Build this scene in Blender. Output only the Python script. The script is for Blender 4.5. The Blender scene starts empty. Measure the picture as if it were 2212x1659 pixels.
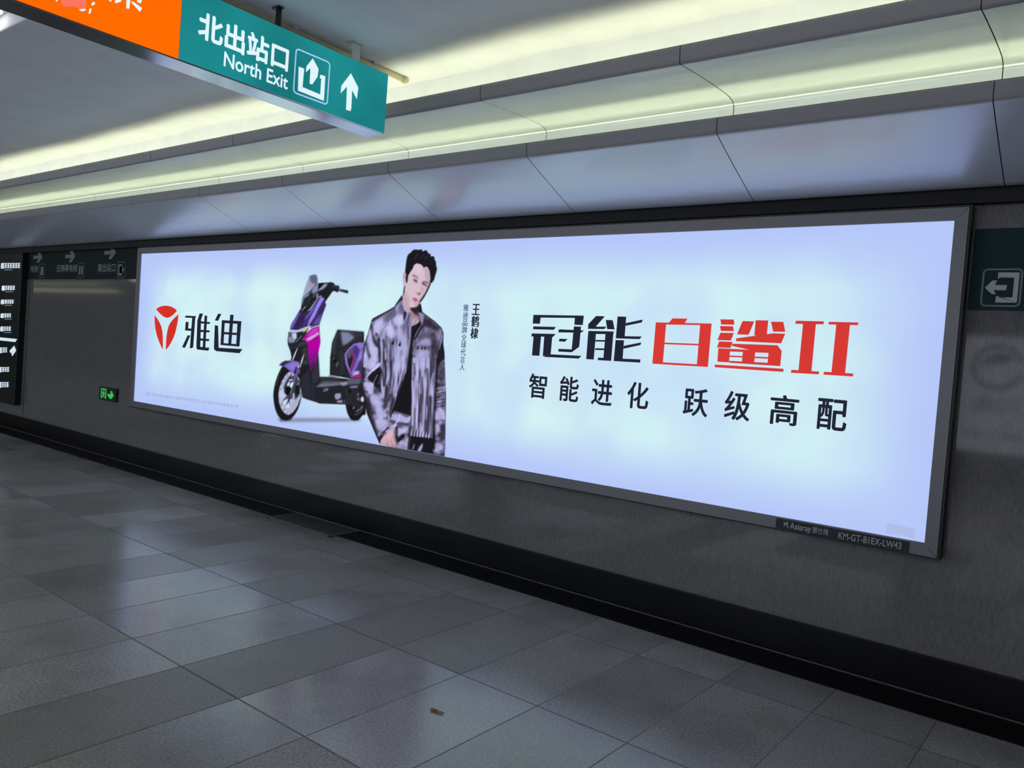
import bpy, bmesh, math, random
import numpy as np
from mathutils import Vector, Matrix

random.seed(4)
S = bpy.context.scene
COL = S.collection

# ------------------------------------------------------------------ camera, world, lights, exposure
IMG_W, IMG_H = 2212, 1659
F_PX = 1714.41
YAW, PITCH, ROLL = math.radians(38.0458), math.radians(-1.8943), math.radians(4.3921)
CAM = Vector((0.0, -4.2924, 1.5))
fw = Vector((-math.sin(YAW) * math.cos(PITCH), math.cos(YAW) * math.cos(PITCH), math.sin(PITCH)))
r0 = fw.cross(Vector((0, 0, 1))).normalized()
u0 = r0.cross(fw)
rt = r0 * math.cos(ROLL) + u0 * math.sin(ROLL)
up = -r0 * math.sin(ROLL) + u0 * math.cos(ROLL)
cam_data = bpy.data.cameras.new('camera')
cam_data.sensor_fit = 'HORIZONTAL'
cam_data.sensor_width = 36.0
cam_data.lens = F_PX / IMG_W * 36.0
cam_data.clip_start = 0.05
cam = bpy.data.objects.new('camera', cam_data)
COL.objects.link(cam)
M3 = Matrix((rt, up, -fw)).transposed()
cam.matrix_world = Matrix.Translation(CAM) @ M3.to_4x4()
S.camera = cam

S.view_settings.view_transform = 'Standard'
S.view_settings.look = 'None'
S.view_settings.gamma = 1.0
S.view_settings.use_curve_mapping = False
S.view_settings.exposure = 0.0

world = bpy.data.worlds.new('world')
S.world = world
world.use_nodes = True
world.node_tree.nodes['Background'].inputs['Color'].default_value = (0.5, 0.55, 0.65, 1)
world.node_tree.nodes['Background'].inputs['Strength'].default_value = 0.0


def srgb(r, g, b):
    f = lambda c: (c / 12.92 if c <= 0.04045 else ((c + 0.055) / 1.055) ** 2.4)
    return (f(r / 255), f(g / 255), f(b / 255))


def area_light(name, loc, sx, sy, power, color, rot=(0, 0, 0)):
    l = bpy.data.lights.new(name, 'AREA')
    l.shape = 'RECTANGLE'
    l.size, l.size_y, l.energy, l.color = sx, sy, power, color
    o = bpy.data.objects.new(name, l)
    o.location = loc
    o.rotation_euler = rot
    COL.objects.link(o)
    return o


COVE_COL = (0.88, 0.96, 0.53)
# tubes hidden on the two ledges of the stepped ceiling (they shine up)
area_light('cove_light', (-10, -0.552, 2.714), 30, 0.03, 36, COVE_COL, (math.pi, 0, 0))
area_light('cove_light', (-10, -0.985, 2.915), 30, 0.045, 36, (0.93, 0.95, 0.62), (math.pi, 0, 0))
# added fill light over the far side of the hall, behind the camera
area_light('fill_light', (-9, -6.6, 3.08), 28, 0.6, 90, (0.95, 0.98, 1.0), (math.radians(50), 0, 0))

# ------------------------------------------------------------------ helpers


def ray(x, y):
    return rt * ((x - IMG_W / 2) / F_PX) - up * ((y - IMG_H / 2) / F_PX) + fw


def on(x, y, axis, val):
    """the point of the plane (axis = val) that the photograph shows at pixel (x, y)"""
    d = ray(x, y)
    return CAM + d * ((val - CAM[axis]) / d[axis])


def link(name, me, parent=None, mat=None):
    o = bpy.data.objects.new(name, me)
    COL.objects.link(o)
    if parent is not None:
        o.parent = parent
        o.matrix_parent_inverse = parent_mat(parent).inverted()
    if mat is not None:
        me.materials.append(mat)
    return o


def parent_mat(p):
    m = Matrix.Translation(p.location) @ p.rotation_euler.to_matrix().to_4x4()
    if p.parent is not None:
        m = parent_mat(p.parent) @ p.matrix_parent_inverse @ m
    return m


def empty(name, loc, label, cat, group=None):
    o = bpy.data.objects.new(name, None)
    o.location = loc
    o.empty_display_size = 0.1
    COL.objects.link(o)
    tag(o, label, cat, group)
    return o


def tag(o, label, cat, group=None):
    o['label'] = label
    o['category'] = cat
    if group:
        o['group'] = group
    return o


def structure(o):
    o['kind'] = 'structure'
    return o


class MB:
    def __init__(self):
        self.bm = bmesh.new()

    def box(self, x0, x1, y0, y1, z0, z1, bevel=0.0):
        x0, x1 = sorted((x0, x1)); y0, y1 = sorted((y0, y1)); z0, z1 = sorted((z0, z1))
        r = bmesh.ops.create_cube(self.bm, size=1.0)
        for v in r['verts']:
            v.co = Vector(((x0 + x1) / 2 + v.co.x * (x1 - x0), (y0 + y1) / 2 + v.co.y * (y1 - y0), (z0 + z1) / 2 + v.co.z * (z1 - z0)))
        if bevel:
            es = {e for v in r['verts'] for e in v.link_edges}
            bmesh.ops.bevel(self.bm, geom=list(es), offset=bevel, segments=2, affect='EDGES', profile=0.5)
        return self

    def face(self, pts):
        vs = [self.bm.verts.new(p) for p in pts]
        try:
            self.bm.faces.new(vs)
        except ValueError:
            pass
        return self

    def prism(self, pts, d):
        """an outline (list of points) given the thickness vector d"""
        d = Vector(d)
        a = [self.bm.verts.new(p) for p in pts]
        b = [self.bm.verts.new(Vector(p) + d) for p in pts]
        n = len(a)
        self.bm.faces.new(a)
        self.bm.faces.new(list(reversed(b)))
        for i in range(n):
            self.bm.faces.new((a[i], b[i], b[(i + 1) % n], a[(i + 1) % n]))
        return self

    def sweep(self, prof, x0, x1):
        """profile of (y, z) pulled along X, open"""
        a = [self.bm.verts.new((x0, y, z)) for y, z in prof]
        b = [self.bm.verts.new((x1, y, z)) for y, z in prof]
        for i in range(len(prof) - 1):
            self.bm.faces.new((a[i], b[i], b[i + 1], a[i + 1]))
        return self

    def tube(self, pts, rad, seg=12, cap=True):
        pts = [Vector(p) for p in pts]
        rings = []
        for i, p in enumerate(pts):
            t = (pts[min(i + 1, len(pts) - 1)] - pts[max(i - 1, 0)]).normalized()
            s = t.cross(Vector((0, 0, 1)))
            if s.length < 1e-4:
                s = t.cross(Vector((1, 0, 0)))
            s.normalize()
            q = s.cross(t)
            rr = rad[i] if isinstance(rad, (list, tuple)) else rad
            rings.append([self.bm.verts.new(p + (s * math.cos(k * 2 * math.pi / seg) + q * math.sin(k * 2 * math.pi / seg)) * rr) for k in range(seg)])
        for i in range(len(rings) - 1):
            for k in range(seg):
                self.bm.faces.new((rings[i][k], rings[i][(k + 1) % seg], rings[i + 1][(k + 1) % seg], rings[i + 1][k]))
        if cap:
            self.bm.faces.new(list(reversed(rings[0])))
            self.bm.faces.new(rings[-1])
        return self

    def build(self, name, mat, parent=None, smooth=False, recalc=True):
        if recalc:
            bmesh.ops.recalc_face_normals(self.bm, faces=self.bm.faces[:])
        me = bpy.data.meshes.new(name)
        self.bm.to_mesh(me)
        self.bm.free()
        if smooth:
            for p in me.polygons:
                p.use_smooth = True
        return link(name, me, parent, mat)


# ------------------------------------------------------------------ materials


class Mat:
    def __init__(self, name):
        self.m = bpy.data.materials.new(name)
        self.m.use_nodes = True
        self.nt = self.m.node_tree
        self.nt.nodes.clear()
        self.out = self.n('ShaderNodeOutputMaterial')

    def n(self, t, **kw):
        nd = self.nt.nodes.new(t)
        for k, v in kw.items():
            setattr(nd, k, v)
        return nd

    def l(self, a, b):
        self.nt.links.new(a, b)

    def math(self, op, a, b=None, c=None):
        nd = self.n('ShaderNodeMath', operation=op)
        for i, v in enumerate((a, b, c)):
            if v is None:
                continue
            if isinstance(v, (int, float)):
                nd.inputs[i].default_value = v
            else:
                self.l(v, nd.inputs[i])
        return nd.outputs[0]

    def mix(self, fac, a, b):
        nd = self.n('ShaderNodeMix', data_type='RGBA')
        for i, v in ((0, fac), (6, a), (7, b)):
            if isinstance(v, (int, float)):
                nd.inputs[i].default_value = v
            elif isinstance(v, tuple):
                nd.inputs[i].default_value = (*v, 1)
            else:
                self.l(v, nd.inputs[i])
        return nd.outputs[2]

    def noise(self, vec, scale, detail=3.0, rough=0.6):
        nd = self.n('ShaderNodeTexNoise')
        nd.inputs['Scale'].default_value = scale
        nd.inputs['Detail'].default_value = detail
        nd.inputs['Roughness'].default_value = rough
        self.l(vec, nd.inputs['Vector'])
        return nd.outputs['Fac']

    def ramp(self, fac, lo, hi, a=0.0, b=1.0):
        nd = self.n('ShaderNodeMapRange')
        nd.interpolation_type = 'SMOOTHSTEP'
        self.l(fac, nd.inputs[0])
        for i, v in enumerate((lo, hi, a, b)):
            nd.inputs[1 + i].default_value = v
        return nd.outputs[0]

    def pos(self):
        return self.n('ShaderNodeNewGeometry').outputs['Position']

    def stretch(self, vec, sx, sy, sz):
        nd = self.n('ShaderNodeMapping')
        nd.inputs['Scale'].default_value = (sx, sy, sz)
        self.l(vec, nd.inputs['Vector'])
        return nd.outputs[0]

    def bsdf(self, color=None, rough=0.5, metal=0.0, spec=0.5):
        b = self.n('ShaderNodeBsdfPrincipled')
        for k, v in (('Base Color', color), ('Roughness', rough), ('Metallic', metal), ('Specular IOR Level', spec)):
            if v is None:
                continue
            if isinstance(v, tuple):
                b.inputs[k].default_value = (*v, 1)
            elif isinstance(v, (int, float)):
                b.inputs[k].default_value = v
            else:
                self.l(v, b.inputs[k])
        self.l(b.outputs[0], self.out.inputs[0])
        return b

    def bump(self, b, h, strength=0.2, dist=0.01):
        nd = self.n('ShaderNodeBump')
        nd.inputs['Strength'].default_value = strength
        nd.inputs['Distance'].default_value = dist
        self.l(h, nd.inputs['Height'])
        self.l(nd.outputs[0], b.inputs['Normal'])

    def emit(self, color, strength=1.0):
        e = self.n('ShaderNodeEmission')
        if isinstance(color, tuple):
            e.inputs[0].default_value = (*color, 1)
        else:
            self.l(color, e.inputs[0])
        e.inputs[1].default_value = strength
        self.l(e.outputs[0], self.out.inputs[0])
        return e


def plain(name, col, rough=0.5, metal=0.0, spec=0.5, grain=0.06, scale=60.0):
    """one colour with a faint grain"""
    k = Mat(name)
    nz = k.noise(k.pos(), scale)
    c = k.mix(k.ramp(nz, 0.3, 0.7), tuple(v * (1 - grain) for v in col), tuple(min(1, v * (1 + grain)) for v in col))
    k.bsdf(c, rough, metal, spec)
    return k.m


def glow(name, col, strength=1.0, var=0.03):
    """backlit print: an emitting colour, faintly uneven like the tubes behind it"""
    k = Mat(name)
    nz = k.noise(k.pos(), 1.7, 1.0)
    c = k.mix(k.ramp(nz, 0.3, 0.7), tuple(v * (1 - var) for v in col), tuple(v * (1 + var) for v in col))
    k.emit(c, strength)
    return k.m


M = {}

# floor: flamed granite slabs 0.45 x 0.89, some slabs smoother than others
k = Mat('granite_floor')
p = k.pos()
sep = k.n('ShaderNodeSeparateXYZ'); k.l(p, sep.inputs[0])
gx = k.math('DIVIDE', k.math('ADD', sep.outputs[0], 0.585), 0.4475)
gy = k.math('DIVIDE', k.math('ADD', sep.outputs[1], 0.59), 0.89)
ix, iy = k.math('FLOOR', gx), k.math('FLOOR', gy)
comb = k.n('ShaderNodeCombineXYZ'); k.l(ix, comb.inputs[0]); k.l(iy, comb.inputs[1])
wn = k.n('ShaderNodeTexWhiteNoise', noise_dimensions='2D'); k.l(comb.outputs[0], wn.inputs['Vector'])
comb2 = k.n('ShaderNodeCombineXYZ'); k.l(k.math('ADD', ix, 37.3), comb2.inputs[0]); k.l(iy, comb2.inputs[1])
wn2 = k.n('ShaderNodeTexWhiteNoise', noise_dimensions='2D'); k.l(comb2.outputs[0], wn2.inputs['Vector'])
dx = k.math('MULTIPLY', k.math('PINGPONG', gx, 0.5), 0.4475)
dy = k.math('MULTIPLY', k.math('PINGPONG', gy, 0.5), 0.89)
grout = k.math('MAXIMUM', k.ramp(dx, 0.0015, 0.004, 1, 0), k.ramp(dy, 0.002, 0.0055, 1, 0))
fine = k.noise(p, 85, 3.0, 0.8)
blot = k.noise(p, 2.2, 4.0)
speck = k.noise(p, 26, 3.0, 0.75)
c = k.mix(wn.outputs['Value'], srgb(142, 138, 136), srgb(176, 173, 172))
c = k.mix(k.math('MULTIPLY', k.ramp(fine, 0.38, 0.62), 0.65), c, srgb(98, 95, 93))
c = k.mix(k.math('MULTIPLY', k.ramp(blot, 0.42, 0.7), 0.30), c, srgb(78, 72, 66))
c = k.mix(k.math('MULTIPLY', k.ramp(speck, 0.62, 0.72), 0.25), c, srgb(50, 48, 47))
c = k.mix(k.math('MULTIPLY', grout, 0.6), c, srgb(44, 41, 39))
rough = k.math('ADD', k.math('MULTIPLY', k.ramp(wn2.outputs['Value'], 0.35, 0.65), 0.18), 0.2)
rough = k.math('ADD', rough, k.math('MULTIPLY', grout, 0.4))
spec = k.math('ADD', k.math('MULTIPLY', wn2.outputs['Value'], -0.5), 0.95)
b = k.bsdf(c, rough, 0.0, spec)
h = k.math('SUBTRACT', k.math('MULTIPLY', fine, 0.12), grout)
k.bump(b, h, 0.25, 0.004)
M['floor'] = k.m

# wall: polished dark granite cladding with upright grain
k = Mat('granite_wall')
p = k.pos()
g1 = k.noise(k.stretch(p, 1, 1, 0.25), 120, 3.0, 0.7)
g2 = k.noise(p, 3.0, 3.0)
c = k.mix(k.ramp(g1, 0.3, 0.7), srgb(104, 104, 105), srgb(124, 124, 125))
c = k.mix(k.math('MULTIPLY', g2, 0.4), c, srgb(98, 98, 99))
b = k.bsdf(c, 0.055, 0.0, 0.5)
M['wall'] = k.m

# black stone of the skirting and floor margin
k = Mat('black_stone')
p = k.pos()
nz = k.noise(p, 90, 3.0)
c = k.mix(k.ramp(nz, 0.4, 0.7), srgb(12, 13, 15), srgb(22, 23, 26))
k.bsdf(c, 0.3, 0.0, 0.2)
M['black_stone'] = k.m

# enamelled metal of the curved ceiling steps
def enamel(name, col, rough, spec=0.5, coat=0.0):
    k = Mat(name)
    p = k.pos()
    w = k.noise(k.stretch(p, 0.6, 2, 2), 1.4, 2.0)
    c = k.mix(k.ramp(w, 0.3, 0.7), tuple(v * 0.97 for v in col), col)
    b = k.bsdf(c, rough, 0.3, spec)
    b.inputs['Coat Weight'].default_value = coat
    b.inputs['Coat Roughness'].default_value = 0.2
    wob = k.noise(k.stretch(p, 1, 3, 3), 2.2, 2.0)
    k.bump(b, wob, 0.05, 0.05)
    return k.m

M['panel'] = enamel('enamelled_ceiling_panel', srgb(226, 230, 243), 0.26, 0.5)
M['riser'] = plain('matt_riser_shade', srgb(162, 163, 166), 0.6, grain=0.03)  # darker, rougher stand-in for the panel enamel: riser shade put into the colour
M['plaster'] = plain('ceiling_plaster', srgb(244, 246, 251), 0.6, grain=0.03, scale=4)
M['gap'] = plain('panel_gap', srgb(84, 84, 90), 0.8)
M['alu'] = plain('brushed_aluminium', srgb(128, 130, 134), 0.42, 0.75, grain=0.04, scale=140)
M['frame'] = plain('frame_anodised', srgb(122, 122, 127), 0.4, 0.35, grain=0.04, scale=90)
M['black'] = plain('black_metal', srgb(20, 21, 24), 0.45)
M['dark_gap'] = plain('gap_shade_dark', srgb(24, 26, 30), 0.7)
M['grate'] = plain('cast_iron', srgb(112, 112, 115), 0.45, 0.3)
M['bracket'] = plain('galvanised_bracket', srgb(205, 206, 212), 0.4, 0.3)
M['conduit'] = plain('cream_conduit', srgb(196, 186, 150), 0.45)
M['housing'] = plain('sign_housing', srgb(205, 207, 212), 0.16, 0.9, grain=0.02)

# ------------------------------------------------------------------ the setting
X0, X1 = -46.0, 5.0
WY = 0.08           # face of the cladding
YB = -10.6          # far wall behind the camera
ZH = 3.27           # hall ceiling


def sheet(pts, name, mat):
    return structure(MB().face(pts).build(name, mat, recalc=False))


structure(MB().box(X0, X1, YB, WY + 0.1, -0.2, 0.0).build('floor', M['floor']))
structure(MB().box(X0, X1, WY, WY + 0.12, 0, 2.62).build('wall_front', M['wall']))
structure(MB().box(X0, X1, YB - 0.12, YB, 0, ZH + 0.1).build('wall_back', plain('hall_wall', srgb(120, 116, 110), 0.5)))
structure(MB().box(X0 - 0.12, X0, YB, WY + 0.1, 0, ZH + 0.1).build('wall_left', plain('hall_end_wall', srgb(112, 110, 106), 0.5)))
structure(MB().box(X1, X1 + 0.12, YB, WY + 0.1, 0, ZH + 0.1).build('wall_right', plain('hall_near_wall', srgb(112, 110, 106), 0.5)))

# dark strip painted as the shade between the cladding and the metal soffit
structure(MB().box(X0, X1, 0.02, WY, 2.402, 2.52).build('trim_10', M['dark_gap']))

# skirting, floor margin and the pale bead between them
mb = MB()
xs = -0.69
edges = [X1] + [xs - 0.67 * i for i in range(-8, 75) if X0 < xs - 0.67 * i < X1] + [X0]
edges = sorted(set(edges))
for a, b2 in zip(edges[:-1], edges[1:]):
    mb.box(a + 0.0015, b2 - 0.0015, -0.215, WY - 0.03, 0.0, 0.004)
structure(mb.build('trim_1', M['black_stone']))
structure(MB().box(X0, X1, 0.05, WY, 0.0, 0.195, 0.004).build('baseboard_front', M['black_stone']))
structure(MB().tube([(X0, 0.043, 0.007), (X1, 0.043, 0.007)], 0.006, 8).build('trim_2', plain('sealant_bead', srgb(70, 72, 76), 0.5)))

# curved metal soffit above the light box (first step) with open joints
J0, JP = -0.547, 1.19


def rounded(pts, rad=0.02, seg=4):
    out = [pts[0]]
    for a, b2, c2 in zip(pts[:-2], pts[1:-1], pts[2:]):
        a, b2, c2 = Vector(a), Vector(b2), Vector(c2)
        r1 = min(rad, (a - b2).length * 0.45); r2 = min(rad, (c2 - b2).length * 0.45)
        p1 = b2 + (a - b2).normalized() * r1; p2 = b2 + (c2 - b2).normalized() * r2
        for i in range(seg + 1):
            t = i / seg
            q = p1 * (1 - t) ** 2 + b2 * 2 * t * (1 - t) + p2 * t * t
            out.append((q.x, q.y))
    out.append(pts[-1])
    return out


PROF_A = rounded([(0.05, 2.53), (-0.005, 2.465), *[(-0.055 - 0.528 * t / 12, 2.472 + 0.220 * (0.92 * t / 12 + 0.08 * (t / 12) ** 2)) for t in range(13)], (-0.586, 2.768), (-0.574, 2.768), (-0.572, 2.70), (-0.37, 2.70)], 0.018)
PROF_B = rounded([(-0.37, 2.70), (-0.40, 2.705), (-0.402, 2.880), (-0.425, 2.900), (-0.47, 2.9065), *[(-0.50 - 0.526 * t / 14, 2.908 - 0.024 * (t / 14) ** 1.8) for t in range(15)], (-1.032, 2.966), (-1.020, 2.966), (-1.018, 2.90), (-0.84, 2.90)], 0.018)


def joints():
    js = [J0 + JP * i for i in range(5, -45, -1) if X0 < J0 - JP * 0 + JP * i < X1]
    return sorted([X0] + js + [X1])


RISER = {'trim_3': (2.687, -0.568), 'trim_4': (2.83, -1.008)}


def panels(name, prof, mat):
    mb = MB()
    js = joints()
    for a, b2 in zip(js[:-1], js[1:]):
        if b2 - a > 0.02:
            mb.sweep(prof, a + 0.0022, b2 - 0.0022)
    o = structure(mb.build(name, mat, recalc=False))
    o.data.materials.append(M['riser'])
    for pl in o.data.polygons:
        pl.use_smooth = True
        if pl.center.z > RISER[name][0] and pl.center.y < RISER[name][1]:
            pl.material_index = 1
    back = [(y + 0.003, z + 0.004) for y, z in prof]
    structure(MB().sweep(back, X0, X1).build(name.replace('trim', 'trim_back') if False else 'trim_%d' % (int(name[-1]) + 3), M['gap'], recalc=False))
    return o


panels('trim_3', PROF_A, M['panel'])
panels('trim_4', PROF_B, M['panel'])

# plaster back of the upper cove, the tray ceiling, the edge of the tray and the hall ceiling beyond it
mb = MB()
n = 80
prof_c = rounded([(-0.84, 2.90), (-0.857, 2.905), (-0.857, 3.14), (-0.875, 3.15), (-2.55, 3.15), (-2.55, 3.30)], 0.012)
verts = []
for i in range(n + 1):
    x = X0 + (X1 - X0) * i / n
    wob = 0.006 * math.sin(x * 1.9) + 0.004 * math.sin(x * 4.3 + 1)
    row = []
    for y, z in prof_c:
        row.append(mb.bm.verts.new((x, y, z + (wob if -2.4 < y < -0.86 and z > 3.1 else 0))))
    verts.append(row)
for i in range(n):
    for j in range(len(prof_c) - 1):
        mb.bm.faces.new((verts[i][j], verts[i + 1][j], verts[i + 1][j + 1], verts[i][j + 1]))
structure(mb.build('ceiling', M['plaster'], recalc=False))
structure(MB().box(X0, X1, YB, -2.549, ZH - 0.02, ZH + 0.08).build('ceiling', M['plaster']))
structure(MB().box(X0, X1, -2.549, WY + 0.1, 3.25, ZH + 0.08).build('ceiling', M['dark_gap']))

# ------------------------------------------------------------------ flat printing: outlines, lettering


def polys(name, polygons, T, axis, val, mat, parent):
    """flat printed shapes; T = (ox, oy, scale) turns drawing coordinates into photograph pixels, laid on the plane axis = val"""
    ox, oy, s = T
    mb = MB()
    for pts in polygons:
        v_ = val + (7e-5 if axis == 0 else -7e-5) * len(mb.bm.faces)   # overlapping strokes lie like layers of film
        mb.face([on(ox + x / s, oy + y / s, axis, v_) for x, y in pts])
    bmesh.ops.triangulate(mb.bm, faces=mb.bm.faces[:])
    return mb.build(name, mat, parent, recalc=False)


def text_mesh(s, bold=0.0, spacing=1.0):
    cu = bpy.data.curves.new('lettering', 'FONT')
    cu.body = s
    cu.offset = bold
    cu.space_character = spacing
    cu.resolution_u = 6
    o = bpy.data.objects.new('lettering', cu)
    COL.objects.link(o)
    dg = bpy.context.evaluated_depsgraph_get()
    me = bpy.data.meshes.new_from_object(o.evaluated_get(dg))
    bpy.data.objects.remove(o)
    bpy.data.curves.remove(cu)
    me.materials.clear()
    return me


def lettering(name, s, axis, val, box, mat, parent, bold=0.0, strike=0.0):
    """box = (left px, right px, top px, bottom px): points of the photograph that mark the four sides of the writing on its plane"""
    me = text_mesh(s, bold)
    h = 0 if axis == 1 else 1
    l, r_, t, b_ = [on(*q, axis, val) for q in box]
    a0, a1, z0, z1 = l[h], r_[h], b_.z, t.z
    if strike:
        d = (z1 - z0) * strike * (1 if a1 > a0 else -1)
        b = bmesh.new()
        for i, (sx, sz) in enumerate(((0, 0), (1, 0), (0.5, 0.6), (0.5, -0.6))):
            m2 = me.copy()
            fit(m2, axis, val + (4e-5 if axis == 0 else -4e-5) * i, a0 + d * sx, a1 - d + d * sx, z0 + abs(d) * (0.6 + sz), z1 - abs(d) * (0.6 - sz))
            b.from_mesh(m2)
            bpy.data.meshes.remove(m2)
        b.to_mesh(me)
        b.free()
    else:
        fit(me, axis, val, a0, a1, z0, z1)
    return link(name, me, parent, mat)


def fit(me, axis, val, a0, a1, z0, z1):
    co = np.empty(len(me.vertices) * 3); me.vertices.foreach_get('co', co); co = co.reshape(-1, 3)
    mn, mx = co.min(0), co.max(0)
    u = (co[:, 0] - mn[0]) / (mx[0] - mn[0]); v = (co[:, 1] - mn[1]) / (mx[1] - mn[1])
    out = np.empty_like(co)
    out[:, 1 if axis == 0 else 0] = a0 + (a1 - a0) * u
    out[:, axis] = val
    out[:, 2] = z0 + (z1 - z0) * v
    me.vertices.foreach_set('co', out.ravel())
    me.update()


# ------------------------------------------------------------------ the big light box
lb = empty('light_box', (-4.7, 0.08, 0.69), 'long lit wall light box with a scooter and a man in a silver jacket', 'light box')

C_TL, C_TR, C_BR, C_BL = (304, 548), (2062, 476), (1997, 1173), (287, 866)
PF = -0.012
inn = [on(*q, 1, PF) for q in (C_TL, C_TR, C_BR, C_BL)]
wl, wr, wt, wb = 0.075, 0.058, 0.062, 0.062
outc = [inn[0] + Vector((-wl, 0, wt)), inn[1] + Vector((wr, 0, wt)), inn[2] + Vector((wr, 0, -wb)), inn[3] + Vector((-wl, 0, -wb))]
for i in range(4):
    j = (i + 1) % 4
    # mitred aluminium bars with a hair gap at each mitre
    a, b2, c2, d = outc[i], outc[j], inn[j], inn[i]
    e = (b2 - a).normalized() * 0.0012
    MB().prism([a + e, b2 - e, c2 - e, d + e], (0, 0.06, 0)).build('frame_bar', M['frame'], lb)
rim = 0.011
mb = MB()
zz0, zz1 = outc[2].z, outc[1].z
xL, xR = outc[0].x, outc[1].x
oc = [outc[0] + Vector((-rim, 0.008, rim)), outc[1] + Vector((rim, 0.008, rim)), outc[2] + Vector((rim, 0.008, -rim)), outc[3] + Vector((-rim, 0.008, -rim))]
ic = [v + Vector((0, 0.008, 0)) for v in outc]
for i in range(4):
    j = (i + 1) % 4
    mb.prism([oc[i], oc[j], ic[j], ic[i]], (0, WY - PF - 0.010, 0))
mb.build('outer_rim', M['black'], lb)

# backlit sheet: paler and greener in the middle, bluer towards its edges
k = Mat('backlit_sheet')
p = k.pos()
sp = k.n('ShaderNodeSeparateXYZ'); k.l(p, sp.inputs[0])
xa, xb, za, zb = inn[0].x, inn[1].x, inn[2].z, inn[0].z
ex = k.math('MINIMUM', k.math('SUBTRACT', sp.outputs[0], xa), k.math('SUBTRACT', xb, sp.outputs[0]))
ez = k.math('MINIMUM', k.math('SUBTRACT', sp.outputs[2], za - 0.03), k.math('SUBTRACT', zb, sp.outputs[2]))
ed = k.math('MULTIPLY', k.ramp(ex, 0.0, 0.55), k.ramp(ez, 0.0, 0.42))
n1 = k.noise(k.stretch(p, 1, 1, 1), 1.15, 2.0)
n2 = k.noise(k.stretch(p, 1, 1, 1), 0.9, 1.0)
mid = k.mix(k.ramp(n1, 0.38, 0.66), srgb(202, 230, 246), srgb(211, 243, 245))
mid = k.mix(k.math('MULTIPLY', k.ramp(n2, 0.5, 0.7), 0.35), mid, srgb(222, 250, 238))
c = k.mix(k.math('MULTIPLY', ed, k.ramp(n1, 0.25, 0.55, 0.72, 1.0)), srgb(181, 199, 249), mid)
k.emit(c, 1.0)
sheet_o = inn[0:4]
ps = [Vector((v.x, 0.0, v.z)) for v in inn]
ps = [ps[0] + Vector((-.02, 0, .02)), ps[1] + Vector((.02, 0, .02)), ps[2] + Vector((.02, 0, -.02)), ps[3] + Vector((-.02, 0, -.02))]
mb = MB(); mb.face([ps[3], ps[2], ps[1], ps[0]])
poster = mb.build('poster', k.m, lb, recalc=False)

INK = glow('black_print', srgb(34, 37, 52))
RED = glow('red_print', srgb(214, 58, 52))
LOGO_RED = glow('logo_red_print', srgb(214, 50, 40))
FAINT = glow('faint_print', srgb(150, 160, 200))
YP = -0.003

TL_ = (300, 630, 6.146)
def curve(pts, n=5):
    """rounds an outline (closed Catmull-Rom)"""
    out = []
    m = len(pts)
    for i in range(m):
        p0, p1, p2, p3 = [np.array(pts[(i + d) % m], float) for d in (-1, 0, 1, 2)]
        for s in range(n):
            t = s / n
            q = 0.5 * ((2 * p1) + (-p0 + p2) * t + (2 * p0 - 5 * p1 + 4 * p2 - p3) * t * t + (-p0 + 3 * p1 - 3 * p2 + p3) * t ** 3)
            out.append((q[0], q[1]))
    return out


polys('emblem', [
    [(228, 232), (262, 208), (300, 193), (335, 187), (370, 186), (405, 192), (440, 205), (475, 224), (506, 252), (475, 288), (440, 320), (412, 338), (385, 346), (362, 346), (335, 336), (305, 314), (270, 283)],
    [(208, 312), (240, 352), (270, 400), (297, 460), (311, 520), (318, 590), (319, 690), (317, 772), (290, 716), (262, 650), (238, 580), (218, 490), (209, 400)],
    [(527, 300), (520, 370), (508, 440), (488, 530), (462, 606), (428, 676), (392, 735), (357, 774), (360, 690), (366, 600), (378, 520), (394, 460), (420, 410), (465, 355)],
], TL_, 1, YP, LOGO_RED, poster)
polys('maker_name', [
    [(622, 318), (762, 325), (748, 352), (608, 344)], [(708, 335), (750, 338), (722, 735), (705, 752), (676, 750)],
    [(622, 400), (660, 402), (655, 488), (712, 492), (706, 522), (612, 516)], [(648, 578), (684, 582), (614, 745), (572, 738)],
    [(806, 288), (852, 292), (826, 372), (815, 752), (762, 745), (776, 385)], [(872, 318), (908, 320), (882, 750), (846, 748)],
    [(806, 392), (950, 405), (938, 430), (800, 420)], [(798, 505), (944, 515), (934, 542), (790, 534)],
    [(794, 618), (938, 630), (928, 658), (788, 648)], [(764, 728), (938, 745), (922, 785), (770, 768)],
    [(1052, 292), (1096, 297), (1052, 388), (1008, 382)], [(1008, 445), (1052, 452), (1036, 745), (1060, 772), (1000, 770), (996, 740)],
    [(1000, 742), (1375, 762), (1336, 818), (1030, 790), (1000, 770)],
    [(1102, 378), (1362, 392), (1355, 430), (1098, 416)], [(1102, 380), (1142, 382), (1124, 700), (1084, 698)],
    [(1310, 390), (1362, 393), (1336, 722), (1290, 715)], [(1212, 305), (1258, 308), (1226, 705), (1186, 703)],
    [(1128, 535), (1312, 548), (1308, 578), (1126, 566)], [(1086, 680), (1338, 700), (1334, 730), (1084, 708)],
], TL_, 1, YP, INK, poster)
T1 = (1130, 660, 7.9)
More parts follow.
